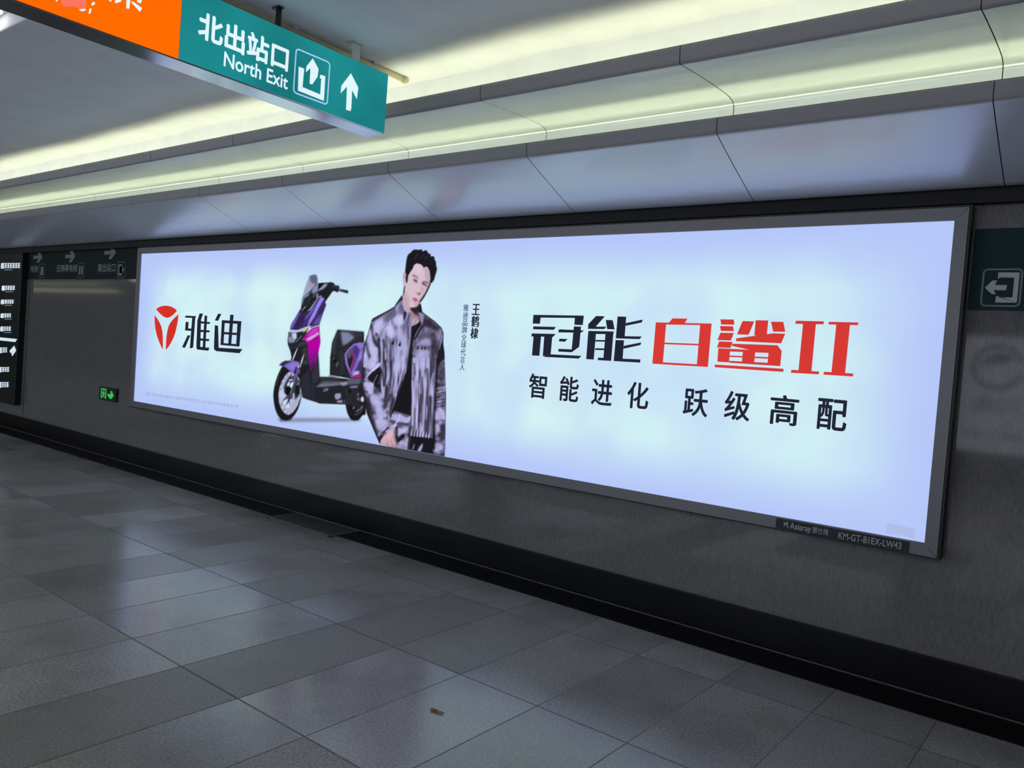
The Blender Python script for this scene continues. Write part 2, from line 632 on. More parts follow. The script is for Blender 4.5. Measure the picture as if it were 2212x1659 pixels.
polys('headline_black', [
    [(175, 158), (1036, 172), (1030, 214), (172, 205)], [(175, 162), (304, 168), (287, 312), (163, 308)], [(885, 180), (1036, 180), (1018, 335), (873, 328)],
    [(175, 355), (562, 365), (522, 415), (168, 405)], [(150, 475), (557, 485), (512, 535), (138, 528)],
    [(180, 500), (308, 505), (278, 858), (150, 852)], [(362, 505), (500, 510), (468, 860), (335, 862)], [(470, 832), (995, 858), (950, 906), (335, 876)],
    [(612, 405), (1042, 425), (985, 465), (598, 458)], [(866, 355), (990, 360), (957, 705), (840, 790), (828, 755)], [(606, 738), (828, 748), (860, 775), (832, 798), (598, 785)], [(620, 565), (762, 572), (712, 618), (610, 612)],
    [(1245, 178), (1395, 183), (1240, 362), (1108, 395), (1112, 318)], [(1110, 360), (1425, 360), (1385, 402), (1106, 398)], [(1410, 245), (1530, 250), (1562, 408), (1435, 402)],
    [(1115, 432), (1548, 442), (1540, 492), (1112, 482)], [(1112, 440), (1247, 445), (1205, 922), (1076, 914)], [(1408, 450), (1542, 450), (1503, 945), (1366, 938)], [(1282, 888), (1370, 892), (1366, 938), (1268, 930)],
    [(1236, 586), (1397, 590), (1392, 618), (1232, 614)], [(1228, 728), (1390, 732), (1385, 762), (1225, 758)],
    [(1612, 186), (1760, 191), (1732, 548), (1582, 550)], [(1752, 300), (2042, 238), (2025, 290), (1748, 346)], [(1600, 520), (2028, 528), (1985, 574), (1580, 560)],
    [(1578, 588), (1722, 592), (1697, 935), (1546, 938)], [(1716, 688), (2020, 628), (2000, 675), (1712, 738)], [(1560, 900), (2005, 920), (1995, 975), (1545, 948)],
], T1, 1, YP, INK, poster)
T2 = (1390, 670, 6.9125)
T3 = (1690, 670, 10.37)
polys('headline_red', [
    [(435, 122), (658, 126), (608, 205), (368, 200)], [(184, 182), (1020, 200), (1014, 226), (182, 212)], [(184, 185), (340, 190), (289, 800), (132, 795)], [(848, 200), (1018, 204), (962, 848), (795, 836)],
    [(315, 484), (825, 503), (822, 527), (312, 508)], [(290, 778), (800, 808), (962, 848), (130, 800)],
    [(1148, 136), (1348, 140), (1358, 218), (1160, 214)], [(1142, 236), (1338, 240), (1350, 313), (1155, 310)], [(1150, 336), (1350, 340), (1305, 454), (1103, 446)], [(1130, 466), (1332, 474), (1298, 566), (1095, 556)],
    [(1480, 162), (1654, 167), (1570, 368), (1396, 361)], [(1676, 150), (1864, 153), (1840, 384), (1654, 378)], [(1904, 172), (2088, 175), (2118, 324), (1936, 320)], [(1938, 345), (2117, 352), (2056, 495), (1380, 462), (1386, 420), (1888, 448)],
    [(1330, 500), (2000, 524), (1996, 545), (1966, 614), (2064, 610), (2060, 645), (1742, 628), (1762, 548), (1312, 532)],
    [(1118, 568), (1760, 600), (2062, 620), (2060, 645), (1115, 612)], [(1116, 590), (1293, 598), (1278, 780), (1102, 770)], [(1486, 605), (1670, 615), (1652, 800), (1468, 788)], [(1868, 622), (2062, 628), (2042, 836), (1850, 818)],
    [(1285, 676), (1868, 702), (1866, 726), (1283, 698)], [(1282, 756), (1860, 786), (2042, 836), (1280, 785)],
    [(1066, 812), (2093, 875), (2088, 922), (1060, 852)],
], T2, 1, YP, RED, poster)
polys('headline_numeral', [
    [(302, 236), (934, 250), (920, 318), (290, 305)], [(465, 280), (754, 285), (650, 1395), (358, 1380)], [(203, 1335), (826, 1375), (815, 1438), (190, 1402)],
    [(1042, 260), (1704, 275), (1690, 338), (1028, 318)], [(1210, 300), (1516, 310), (1404, 1432), (1098, 1412)], [(933, 1378), (1592, 1420), (1580, 1486), (920, 1444)],
], T3, 1, YP, RED, poster)

# slogan under the headline: eight characters of one height
TS = (1120, 650, 2.9105)
top_px, bot_px = (1120 + 120 / 2.9105, 650 + 458 / 2.9105), (1120 + 1975 / 2.9105, 650 + 806 / 2.9105)
zt = (on(1120 + 120 / 2.9105, 650 + 455 / 2.9105, 1, YP).z + on(1120 + 1975 / 2.9105, 650 + 608 / 2.9105, 1, YP).z) / 2
zb_ = (on(1120 + 115 / 2.9105, 650 + 612 / 2.9105, 1, YP).z + on(1120 + 1970 / 2.9105, 650 + 806 / 2.9105, 1, YP).z) / 2
for ch, l_, r_, yc in (('智', 65, 178, 530), ('能', 258, 380, 548), ('进', 460, 592, 570), ('化', 683, 820, 588), ('跃', 1037, 1195, 630), ('级', 1295, 1460, 652), ('高', 1580, 1762, 678), ('配', 1877, 2068, 706)):
    a = on(1120 + l_ / 2.9105, 650 + yc / 2.9105, 1, YP); b2 = on(1120 + r_ / 2.9105, 650 + yc / 2.9105, 1, YP)
    ya = on(1120 + l_ / 2.9105, 650 + yc / 2.9105, 1, YP)
    me = text_mesh(ch, 0.004)
    # each follows the printed line, which the photograph shows a little curved
    zc = ya.z
    mb = bmesh.new()
    for j, (ox_, oz_) in enumerate(((-1, 0), (1, 0), (0, 0.7), (0, -0.7))):
        m2 = me.copy()
        d_ = 0.0026
        fit(m2, 1, YP - 3e-5 * j, a.x + d_ + ox_ * d_, b2.x - d_ + ox_ * d_, zc - (zt - zb_) / 2 + d_ + oz_ * d_, zc + (zt - zb_) / 2 - d_ + oz_ * d_)
        mb.from_mesh(m2)
        bpy.data.meshes.remove(m2)
    mb.to_mesh(me)
    mb.free()
    link('slogan_character', me, poster, INK)

# upright lines of small writing beside the man
def column(name, s, x_top, y_top, x_bot, y_bot, w_px, mat, bold):
    n = len(s)
    a, b2 = on(x_top, y_top, 1, YP), on(x_bot, y_bot, 1, YP)
    hgt = (a.z - b2.z) / n
    wd = abs(on(x_top + w_px, y_top, 1, YP).x - a.x)
    for i, ch in enumerate(s):
        t = (i + 0.5) / n
        xc = a.x + (b2.x - a.x) * t
        zc = a.z - hgt * (i + 0.5)
        k_ = 0.92
        src = text_mesh(ch, 0.0)
        mb = bmesh.new()
        for j in range(3):
            o_ = (j - 1) * bold * wd
            m2 = src.copy()
            fit(m2, 1, YP - 3e-5 * j, xc - wd / 2 + o_, xc + wd / 2 + o_, zc - hgt * k_ / 2 + abs(o_) * 0.5, zc + hgt * k_ / 2 + abs(o_) * 0.5)
            mb.from_mesh(m2)
            bpy.data.meshes.remove(m2)
        mb.to_mesh(src)
        mb.free()
        link(name, src, poster, mat)


SOFT_INK = glow('grey_print', srgb(88, 96, 138))
column('upright_character', '王鹤棣', 1029, 656, 1024, 733, 16, INK, 0.045)
column('upright_character', '雅迪品牌全球代言人', 1007, 657, 998, 801, 11, SOFT_INK, 0.03)

# fine print along the lower left: too small to read, grey dashes of uneven length
T5 = (290, 830, 8.193)
fp = []
rng = random.Random(2)
x = 205
while x < 1860:
    w = rng.uniform(14, 46)
    t = (x - 205) / 1655
    yb = 170 + 232 * t
    for kk in range(3):
        hh = rng.uniform(5, 9)
        y = yb - 22 + kk * 17 + rng.uniform(-3, 3)
        sl = w * 0.12
        fp.append([(x + 4, y), (x + w + 4, y + sl), (x + w, y + hh + sl), (x, y + hh)])
    x += w + rng.uniform(6, 22)
polys('fine_print', fp, T5, 1, YP, FAINT, poster)
# shade of things behind the sheet's lower right corner, painted as a faint patch
SEE_THROUGH = glow('sheet_see_through', srgb(174, 189, 232))
polys('see_through_patch', [[(1917, 1129), (1976, 1143), (1976, 1163), (1914, 1151)]], (0, 0, 1), 1, -0.002, SEE_THROUGH, poster)

# name plate on the lower bar
plate = MB().prism([on(*q, 1, -0.016) for q in ((1677, 1119), (1965, 1171), (1962, 1197), (1675, 1140))], (0, 0.003, 0)).build('name_plate', plain('navy_plate', srgb(13, 18, 32), 0.4), lb)
PALE = plain('pale_lettering', srgb(190, 195, 205), 0.5)
def plate_text(s, x0, y0, x1, y1, hz, bold=0.0):
    a, b2 = on(x0, y0, 1, -0.0172), on(x1, y1, 1, -0.0172)
    me = text_mesh(s, bold)
    co = np.empty(len(me.vertices) * 3); me.vertices.foreach_get('co', co); co = co.reshape(-1, 3)
    mn, mx = co.min(0), co.max(0)
    u = (co[:, 0] - mn[0]) / (mx[0] - mn[0]); v = (co[:, 1] - mn[1]) / (mx[1] - mn[1]) - 0.5
    out = np.empty_like(co)
    out[:, 0] = a.x + (b2.x - a.x) * u; out[:, 1] = -0.0172; out[:, 2] = a.z + (b2.z - a.z) * u + v * hz
    me.vertices.foreach_set('co', out.ravel()); me.update()
    link('lettering', me, plate, PALE)
T6 = lambda x, y: (1600 + x / 4.424, 1050 + y / 4.424)
plate_text('Asiaray', *T6(470, 385), *T6(672, 420), 0.042, 0.01)
plate_text('雅仕维', *T6(685, 415), *T6(838, 442), 0.034)
plate_text('KM-GT-B1EX-LW43', *T6(935, 470), *T6(1535, 572), 0.034, 0.006)
polys('plate_mark', [[(410, 345), (418, 343), (432, 372), (424, 375)], [(408, 380), (425, 352), (430, 356), (414, 385)], [(436, 340), (448, 338), (452, 398), (442, 394)], [(425, 360), (446, 350), (448, 356), (428, 368)]], (1600, 1050, 4.424), 1, -0.0172, PALE, plate)

# ------------------------------------------------------------------ hanging direction sign across the passage
SX = -3.48
s_tr, s_br = on(838, 160, 0, SX), on(831, 291, 0, SX)
s_zt, s_zb, s_y = s_tr.z, s_br.z, (s_tr.y + s_br.y) / 2
s_yb = on(388, 90, 0, SX).y
S_LEFT = -3.75
s_th = abs(on(797, 299, 2, s_zb).x - SX) + 0.002
sign = empty('hanging_sign', (SX - s_th / 2, s_y, s_zb), 'long orange and green lit exit sign hanging from the ceiling', 'sign')
MB().box(SX - s_th, SX, S_LEFT, s_y, s_zb, s_zt, 0.006).build('housing', M['housing'], sign)
GREEN = glow('green_sign_face', srgb(28, 130, 134), 1.0, 0.2)
ORANGE = glow('orange_sign_face', srgb(255, 108, 2), 1.0, 0.02)
WHITE = glow('white_sign_print', srgb(226, 246, 255))
RIM_BLUE = glow('pale_blue_sign_print', srgb(172, 202, 248))
gp = 0.008
gf = MB().box(SX, SX + 0.003, s_yb, s_y - 0.004, s_zb + 0.005, s_zt - 0.004).build('green_face', GREEN, sign)
of = MB().box(SX, SX + 0.003, S_LEFT + 0.01, s_yb - 0.003, s_zb + 0.005, s_zt - 0.004).build('orange_face', ORANGE, sign)
FX = SX + 0.0045
o5 = lambda x, y: (400 + x / 6.9125, y / 6.9125)
lettering('lettering', '北出站口', 0, FX, (o5(190, 460), o5(1545, 880), o5(330, 188), o5(1520, 1085)), WHITE, gf, 0.006, 0.045)
lettering('lettering', 'North Exit', 0, FX, (o5(578, 900), o5(1535, 1230), o5(605, 770), o5(1515, 1338)), WHITE, gf, 0.004, 0.03)
T8 = (560, 20, 5.72)
# exit pictogram: rounded outline (real corners in the sign's own plane), open box, arrow
c_tl, c_tr, c_br, c_bl = [on(560 + x / 5.72, 20 + y / 5.72, 0, FX) for x, y in ((440, 468), (872, 640), (855, 1205), (425, 1035))]
y0_, y1_ = (c_tl.y + c_bl.y) / 2, (c_tr.y + c_br.y) / 2
z1_, z0_ = (c_tl.z + c_tr.z) / 2 - 0.002, (c_bl.z + c_br.z) / 2 + 0.002


def ring(name, axis, val, a0, a1, z0, z1, rad, w, mat, parent, seg=6):
    mb = MB()
    def loop(i):
        pts = []
        r_ = max(rad - i, 0.002)
        for cx, cz, st in ((a1 - i - r_, z1 - i - r_, 0), (a0 + i + r_, z1 - i - r_, 90), (a0 + i + r_, z0 + i + r_, 180), (a1 - i - r_, z0 + i + r_, 270)):
            for k_ in range(seg + 1):
                t = math.radians(st + 90 * k_ / seg)
                a, z = cx + r_ * math.cos(t), cz + r_ * math.sin(t)
                pts.append((val, a, z) if axis == 0 else (a, val, z))
        return [mb.bm.verts.new(p) for p in pts]
    A, B = loop(0), loop(w)
    for i in range(len(A)):
        j = (i + 1) % len(A)
        mb.bm.faces.new((A[i], A[j], B[j], B[i]))
    return mb.build(name, mat, parent, recalc=False)


ring('pictogram_frame', 0, FX, y0_, y1_, z0_, z1_, 0.022, 0.0075, RIM_BLUE, gf)
polys('pictogram', [
    [(487, 708), (556, 734), (540, 775), (530, 1022), (478, 1003)], [(484, 940), (760, 1055), (798, 1132), (478, 1005)],
    [(768, 815), (817, 828), (798, 1132), (750, 1112)], [(757, 808), (792, 818), (776, 862), (746, 850)],
    [(662, 606), (733, 738), (721, 832), (684, 764), (671, 905), (655, 930), (622, 918), (633, 728), (577, 778), (583, 705)],
], T8, 0, FX, WHITE, gf)
polys('arrow', [[(1133, 790), (1225, 970), (1205, 1112), (1148, 1000), (1138, 1225), (1128, 1258), (1072, 1242), (1084, 955), (1005, 1040), (1015, 945)]], T8, 0, FX, WHITE, gf)
T3b = (0, 0, 5.267)
polys('lettering', [
    [(1440, -60), (1492, -60), (1470, 100), (1436, 95)], [(1492, 25), (1510, 15), (1618, 92), (1592, 136)], [(1310, -30), (1400, -30), (1372, 22), (1310, 38)], [(1560, -20), (1625, -20), (1600, 40), (1560, 22)],
    [(1228, -10), (1282, -10), (1256, 24)], [(630, -10), (668, -10), (642, 24)], [(895, 108), (970, 98), (978, 112), (950, 130), (915, 122)], [(1020, 95), (1042, 98), (1034, 140), (1020, 160), (1006, 156)], [(1052, 22), (1084, 28), (1078, 50), (1050, 66), (1038, 55)],
], T3b, 0, FX, WHITE, of)
PINK = glow('pink_sign_print', srgb(252, 120, 96))
polys('badge', [curve([(690, -30), (890, -30), (972, -20), (976, 70), (950, 100), (900, 98), (860, 70), (780, 78), (705, 60), (720, 10)])], T3b, 0, FX, PINK, of)
# brackets up to the ceiling
for (bx, by, w, mt) in ((770, 128, 0.055, M['bracket']), (603, 52, 0.03, M['black'])):
    q = on(bx, by, 0, SX)
    mb = MB().box(SX - 0.012, SX - 0.006, q.y - w / 2, q.y + w / 2, s_zt - 0.02, 3.142, 0.001)
    mb.box(SX - 0.05, SX + 0.012, q.y - w / 2, q.y + w / 2, 3.142, 3.148)
    mb.tube([(SX - 0.005, q.y, s_zt - 0.008), (SX - 0.001, q.y, s_zt - 0.008)], 0.006, 8)
    mb.build('bracket', mt, sign)

# cream conduit across the ceiling behind the sign
pe = on(880, 176, 2, 3.128)
cd = empty('conduit_pipe', (pe.x, pe.y, 3.128), 'thin cream conduit pipe running across the ceiling behind the hanging sign', 'pipe')
MB().tube([(pe.x, -2.5, 3.129), (pe.x, pe.y - 0.02, 3.129)], 0.016, 14).build('pipe', M['conduit'], cd, smooth=True)
MB().tube([(pe.x, pe.y - 0.035, 3.129), (pe.x, pe.y - 0.012, 3.129), (pe.x, pe.y - 0.004, 3.124)], [0.021, 0.021, 0.017], 14).build('end_cap', M['conduit'], cd, smooth=True)
for yy in (-2.3, -1.75, -1.2):
    MB().box(pe.x - 0.024, pe.x + 0.024, yy - 0.012, yy + 0.012, 3.129, 3.150, 0.002).build('clip', M['bracket'], cd)

# loose end of thin cable on the upper cove
cb = [on(x, y, 1, -0.868) for x, y in ((1280, 76), (1200, 92), (1130, 108), (1060, 124), (990, 142), (940, 156), (928, 153), (920, 157), (918, 162))]
cable = MB().tube(cb, 0.003, 6).build('cable', plain('pale_cable', srgb(168, 176, 150), 0.6), None, smooth=True)
tag(cable, 'thin pale cable drooping along the lit upper cove', 'cable')

# ------------------------------------------------------------------ green sign on the cladding to the right
GX = WY - 0.006
r_tl, r_bl = on(2106, 494, 1, GX), on(2086, 669, 1, GX)
rz1, rz0 = (on(2150, 494, 1, GX).z + r_tl.z) / 2, (on(2150, 670, 1, GX).z + r_bl.z) / 2
rx0 = outc[1].x + 0.018
ws = MB().box(rx0, rx0 + 1.3, GX, WY, rz0, rz1, 0.001).build('wall_sign', plain('dark_green_plate', srgb(22, 56, 60), 0.6, spec=0.2, grain=0.03))
tag(ws, 'dark green wall sign with a left exit arrow beside the light box right end', 'sign')
DULL = plain('unlit_white_print', srgb(190, 192, 198), 0.5)
DULL2 = plain('unlit_grey_print', srgb(112, 128, 132), 0.5)
TG = (2020, 430, 5.719)
ga = [on(2020 + x / 5.719, 430 + y / 5.719, 1, GX - 0.001) for x, y in ((572, 1090), (1072, 1090), (800, 858), (800, 1330))]
ring('pictogram_frame', 1, GX - 0.001, ga[0].x, ga[1].x, ga[3].z, ga[2].z, 0.022, 0.008, DULL2, ws)
polys('pictogram', [
    [(780, 905), (1045, 908), (1039, 972), (802, 968), (775, 988)], [(979, 972), (1039, 972), (1015, 1215), (955, 1215)], [(752, 1198), (782, 1200), (790, 1215), (1015, 1215), (1008, 1280), (742, 1278)],
    [(615, 1095), (708, 1008), (768, 1003), (738, 1062), (730, 1095)], [(615, 1095), (730, 1095), (722, 1126), (752, 1178), (695, 1172)], [(738, 1062), (888, 1062), (876, 1126), (722, 1126), (730, 1095)],
], TG, 1, GX - 0.001, DULL, ws)

# ------------------------------------------------------------------ left of the light box
lz0 = on(170, 603, 1, GX).z
lz1 = on(170, 541, 1, GX).z
lx0, lx1 = on(46, 575, 1, GX).x, outc[0].x - 0.02
ls = MB().box(lx0, lx1, GX, WY, lz0, lz1, 0.001).build('wall_sign', plain('black_green_plate', srgb(20, 36, 38), 0.6, spec=0.2, grain=0.03))
tag(ls, 'dark direction sign with three arrows high on the wall left of the light box', 'sign')
T7 = (40, 520, 8.193)
GREY = plain('dim_grey_print', srgb(128, 136, 136), 0.5)
LX = GX - 0.001
for s_, l_, r_, t_, b_ in (('地铁', (210, 500), (350, 505), (280, 440), (280, 560)), ('无障碍电梯', (670, 490), (1035, 495), (850, 420), (850, 555)), ('南出站口', (1405, 470), (1715, 475), (1560, 400), (1560, 555))):
    lettering('lettering', s_, 1, LX, [(40 + q[0] / 8.193, 520 + q[1] / 8.193) for q in (l_, r_, t_, b_)], GREY, ls, 0.0, 0.04)
for cx, cy in ((350, 290), (925, 275), (1630, 210)):
    q = on(40 + cx / 8.193, 520 + cy / 8.193, 1, LX)
    w = 0.16; h = 0.075
    mb = MB()
    for pl in ([(-w, h * 0.28), (0.08, h * 0.28), (0.08, -h * 0.28), (-w, -h * 0.28)], [(-0.05, h), (0.03, h), (w * 0.8, 0), (0.08, 0), (0.08, h * 0.28), (0.01, h * 0.28)], [(-0.05, -h), (0.03, -h), (w * 0.8, 0), (0.08, 0), (0.08, -h * 0.28), (0.01, -h * 0.28)]):
        mb.face([(q.x + a, LX, q.z + b2) for a, b2 in pl])
    bmesh.ops.triangulate(mb.bm, faces=mb.bm.faces[:])
    mb.build('arrow', GREY, ls, recalc=False)
for x0_, x1_, yy0, yy1 in ((365, 465, 410, 660), (1045, 1165, 395, 650), (1745, 1890, 375, 660)):
    a = on(40 + x0_ / 8.193, 520 + (yy0 + yy1) / 2 / 8.193, 1, LX); b2 = on(40 + x1_ / 8.193, 520 + (yy0 + yy1) / 2 / 8.193, 1, LX)
    z1 = on(40 + x0_ / 8.193, 520 + yy0 / 8.193, 1, LX).z; z0 = on(40 + x0_ / 8.193, 520 + yy1 / 8.193, 1, LX).z
    ring('pictogram_frame', 1, LX, a.x, b2.x, z0, z1, 0.02, 0.006, DULL2, ls)
    w = b2.x - a.x; h = z1 - z0
    mb = MB()
    if x0_ > 1700:
        mb.face([(a.x + w * u, LX, z0 + h * v) for u, v in ((.12, .85), (.6, .85), (.6, .72), (.28, .72), (.28, .3), (.6, .3), (.6, .15), (.12, .15))])
        mb.face([(a.x + w * u, LX, z0 + h * v) for u, v in ((.4, .58), (.62, .58), (.62, .72), (.9, .5), (.62, .3), (.62, .44), (.4, .44))])
    elif x0_ > 1000:
        mb.face([(a.x + w * u, LX, z0 + h * v) for u, v in ((.2, .2), (.45, .2), (.45, .8), (.2, .8))])
        mb.face([(a.x + w * u, LX, z0 + h * v) for u, v in ((.55, .2), (.8, .2), (.8, .8), (.55, .8))])
    else:
        mb.face([(a.x + w * u, LX, z0 + h * v) for u, v in ((.2, .2), (.8, .2), (.7, .8), (.3, .8))])
    bmesh.ops.triangulate(mb.bm, faces=mb.bm.faces[:])
    mb.build('pictogram', GREY, ls, recalc=False)

# lit directory board at the far left
dz1 = on(22, 548, 1, 0.0).z; dz0 = on(16, 872, 1, 0.0).z
dx1 = on(40, 700, 1, 0.0).x
db = empty('directory_board', (dx1 - 0.7, WY, dz0), 'dark directory board with rows of lit white symbols at the far left', 'sign')
MB().box(dx1 - 1.5, dx1, 0.0, WY - 0.001, dz0, dz1, 0.004).build('housing', plain('board_housing', srgb(22, 32, 32), 0.35), db)
BOARD = glow('board_print', srgb(214, 232, 246))
BOARD2 = glow('board_dim_print', srgb(120, 150, 170))
TD = (0, 540, 4.879)
rows = [(165, 12, 215, 26), (400, 20, 165, 22), (545, 10, 140, 20), (690, 8, 130, 20), (830, 5, 124, 22), (1055, -10, 90, 26), (1260, -15, 92, 24), (1420, -15, 86, 26)]
rng = random.Random(5)
for (yc, xl, xr, hh) in rows:
    pg, pd = [], []
    x = xl
    first = True
    while x < xr - 14:
        w = 30 if first else rng.uniform(14, 22)
        for kk in range(3 if not first else 4):
            yy = yc - hh + kk * (2 * hh / (2.6 if not first else 3.3))
            pg.append([(x + 6, yy), (x + w + 6, yy - 3), (x + w, yy + 9), (x, yy + 12)])
        pg.append([(x + w * 0.45, yc - hh - 2), (x + w * 0.45 + 7, yc - hh - 2), (x + w * 0.38 + 7, yc + hh), (x + w * 0.38, yc + hh)])
        if first:
            pg.append([(x, yc - hh), (x + 7, yc - hh), (x + 3, yc + hh), (x - 4, yc + hh)])
        x += w + 7
        first = False
    for kk in range(4):
        xx = xl + 40 + kk * 20
        pd.append([(xx, yc + hh + 14), (xx + 14, yc + hh + 13), (xx + 12, yc + hh + 22), (xx - 2, yc + hh + 23)])
    polys('symbol_row', pg, TD, 1, -0.002, BOARD, db)
    if yc < 1000:
        polys('small_writing', pd, TD, 1, -0.002, BOARD2, db)
polys('divider', [[(-60, 915), (180, 938), (160, 970), (-60, 946)]], TD, 1, -0.002, BOARD, db)
polys('arrow', [[(100, 1062), (150, 1008), (170, 1060), (150, 1090), (128, 1120), (120, 1098), (132, 1080), (108, 1085)]], TD, 1, -0.002, BOARD, db)

# low green running man exit light
ez = [on(*q, 1, 0.05) for q in ((216, 839), (249, 839), (249, 866), (213, 864))]
ea = on(214, 852, 1, 0.05).x, on(250, 852, 1, 0.05).x
ezz = on(232, 866, 1, 0.05).z, on(232, 837, 1, 0.05).z
xs_ = empty('exit_light', ((ea[0] + ea[1]) / 2, WY, ezz[0]), 'small low green running man exit light on the dark wall left of the light box', 'exit light')
MB().box(ea[0], ea[1], 0.05, WY, ezz[0], ezz[1], 0.004).build('housing', plain('exit_housing', srgb(26, 34, 28), 0.4), xs_)
EG = glow('exit_green', srgb(56, 190, 84))
w, h = ea[1] - ea[0], ezz[1] - ezz[0]
def eq(pl):
    return [(ea[0] + w * u, 0.048, ezz[0] + h * v) for u, v in pl]
mb = MB()
for pl in ([(.12, .12), (.17, .12), (.17, .88), (.12, .88)], [(.17, .8), (.44, .8), (.44, .88), (.17, .88)], [(.39, .12), (.44, .12), (.44, .8), (.39, .8)],
           [(.25, .66), (.31, .66), (.31, .76), (.25, .76)], [(.23, .38), (.31, .36), (.33, .62), (.25, .64)], [(.19, .16), (.23, .14), (.28, .38), (.23, .4)], [(.28, .38), (.33, .2), (.37, .22), (.32, .4)], [(.18, .46), (.25, .58), (.25, .63), (.16, .5)], [(.32, .6), (.38, .5), (.38, .45), (.31, .55)],
           [(.52, .54), (.74, .54), (.68, .78), (.76, .78), (.9, .48), (.76, .2), (.68, .2), (.74, .42), (.52, .42)]):
    mb.face(eq(pl))
bmesh.ops.triangulate(mb.bm, faces=mb.bm.faces[:])
mb.build('symbol', EG, xs_, recalc=False)

# upright joint in the cladding, far left, its yellowish light painted as a strip
jx = on(60, 700, 1, WY).x
jo = structure(MB().box(jx - 0.008, jx + 0.008, WY - 0.003, WY + 0.005, 0.2, lz0).build('trim_7', plain('yellow_lit_joint', srgb(120, 108, 66), 0.35, 0.8)))

# ------------------------------------------------------------------ floor drain grate against the skirting
ga, gb, gc = on(582, 1118, 2, 0), on(715, 1160, 2, 0), on(785, 1147, 2, 0)
gx0, gx1 = ga.x, gb.x
gy0, gy1 = -0.285, 0.035
dg_ = empty('floor_grate', ((gx0 + gx1) / 2, (gy0 + gy1) / 2, 0.0), 'black iron drain grate set in the floor against the skirting below the light box', 'grate')
mb = MB()
mb.box(gx0, gx1, gy0, gy0 + 0.03, 0.002, 0.010, 0.001).box(gx0, gx1, gy1 - 0.012, gy1, 0.002, 0.010, 0.001).box(gx0, gx0 + 0.03, gy0, gy1, 0.002, 0.0098).box(gx1 - 0.03, gx1, gy0, gy1, 0.002, 0.0098)
mb.build('frame', M['grate'], dg_)
mb = MB()
nb = 22
for i in range(nb):
    x = gx0 + 0.04 + (gx1 - gx0 - 0.08) * (i + 0.5) / nb
    mb.box(x - 0.007, x + 0.007, gy0 + 0.03, gy1 - 0.012, 0.003, 0.0095)
mb.build('bars', M['grate'], dg_)
MB().box(gx0 + 0.02, gx1 - 0.02, gy0 + 0.02, gy1 - 0.008, 0.0005, 0.0048).build('sump', plain('grate_shadow', srgb(14, 14, 15), 0.8), dg_)

# cigarette end on the slabs
ca, cb_ = on(931, 1531, 2, 0.006), on(958, 1540, 2, 0.006)
cg = empty('cigarette_butt', ((ca.x + cb_.x) / 2, (ca.y + cb_.y) / 2, 0.0), 'small crumpled brown cigarette butt lying on the floor slabs', 'cigarette')
mid_ = ca.lerp(cb_, 0.55)
MB().tube([ca, ca.lerp(mid_, 0.5), mid_], [0.005, 0.0055, 0.005], 10).build('filter', plain('brown_filter', srgb(150, 98, 62), 0.8), cg, smooth=True)
MB().tube([mid_, mid_.lerp(cb_, 0.5) + Vector((0, 0, -0.001)), cb_], [0.0048, 0.0045, 0.0035], 10).build('paper', plain('stained_paper', srgb(150, 136, 124), 0.9), cg, smooth=True)

# lamp in the hall ceiling beyond the tray edge (seen at the top left corner) and its fellows
lp = on(5, 31, 2, ZH - 0.05)
def hall_lamp(x, y, label):
    t = empty('ceiling_light', (x, y, ZH - 0.02), label, 'ceiling light')
    MB().box(x - 0.6, x + 0.6, y - 0.06, y + 0.06, ZH - 0.04, ZH - 0.02, 0.004).build('housing', M['bracket'], t)
    MB().box(x - 0.58, x + 0.58, y - 0.045, y + 0.045, ZH - 0.055, ZH - 0.041, 0.004).build('diffuser', glow('lamp_diffuser', (1.0, 0.98, 0.93), 3.0), t)
hall_lamp(lp.x - 0.56, min(lp.y, -2.625), 'bright white ceiling lamp at the top left corner beyond the hanging sign')

# ------------------------------------------------------------------ far side of the hall, seen only as reflections in the polished wall
def mirror_hit(x, y, yb):
    p_ = on(x, y, 1, WY); d = ray(x, y); d = Vector((d.x, -d.y, d.z))
    return p_ + d * ((yb - p_.y) / d.y)
YO = YB + 0.06
m_tl, m_br = mirror_hit(2064, 724, YO), mirror_hit(2140, 978, YO)
m_l = mirror_hit(2040, 850, YO).x; m_r = m_l + 4.6
ob = empty('light_box', ((m_l + m_r) / 2, YB, m_br.z), 'pale telecom light box on the opposite wall, seen mirrored in the polished cladding', 'light box')
MB().box(m_l - 0.05, m_r + 0.05, YB, YO - 0.01, m_br.z - 0.05, m_tl.z + 0.05).build('frame', M['frame'], ob)
sh = MB().box(m_l, m_r, YO - 0.01, YO, m_br.z, m_tl.z).build('poster', glow('far_poster', srgb(205, 208, 225), 2.0), ob)
FBLUE = glow('far_print', srgb(60, 90, 130))
cc = mirror_hit(2155, 793, YO + 0.002); rr = (m_tl.z - m_br.z) * 0.20
def disc(name, c_, r0_, r1_, a0, a1, off, mat):
    mb = MB(); n_ = 40
    for i in range(n_):
        t0, t1 = a0 + (a1 - a0) * i / n_, a0 + (a1 - a0) * (i + 1) / n_
        q = [(c_.x + off * (1 if j else 0) + rad * math.cos(t), c_.y, c_.z + rad * math.sin(t)) for j, rad, t in ((0, r0_, t0), (0, r0_, t1), (1, r1_, t1), (1, r1_, t0))]
        mb.face(q)
    return mb.build(name, mat, sh, recalc=False)
disc('emblem', cc, rr, rr * 0.80, 0.3, 6.0, 0.0, FBLUE)
disc('emblem', cc + Vector((rr * .1, 0, 0)), rr * 0.62, rr * 0.25, 0.6, 3.0, -rr * 0.1, FBLUE)
disc('emblem', cc + Vector((-rr * .1, 0, -rr * .2)), rr * 0.62, rr * 0.4, 0.8, 2.9, -rr * 0.1, FBLUE)
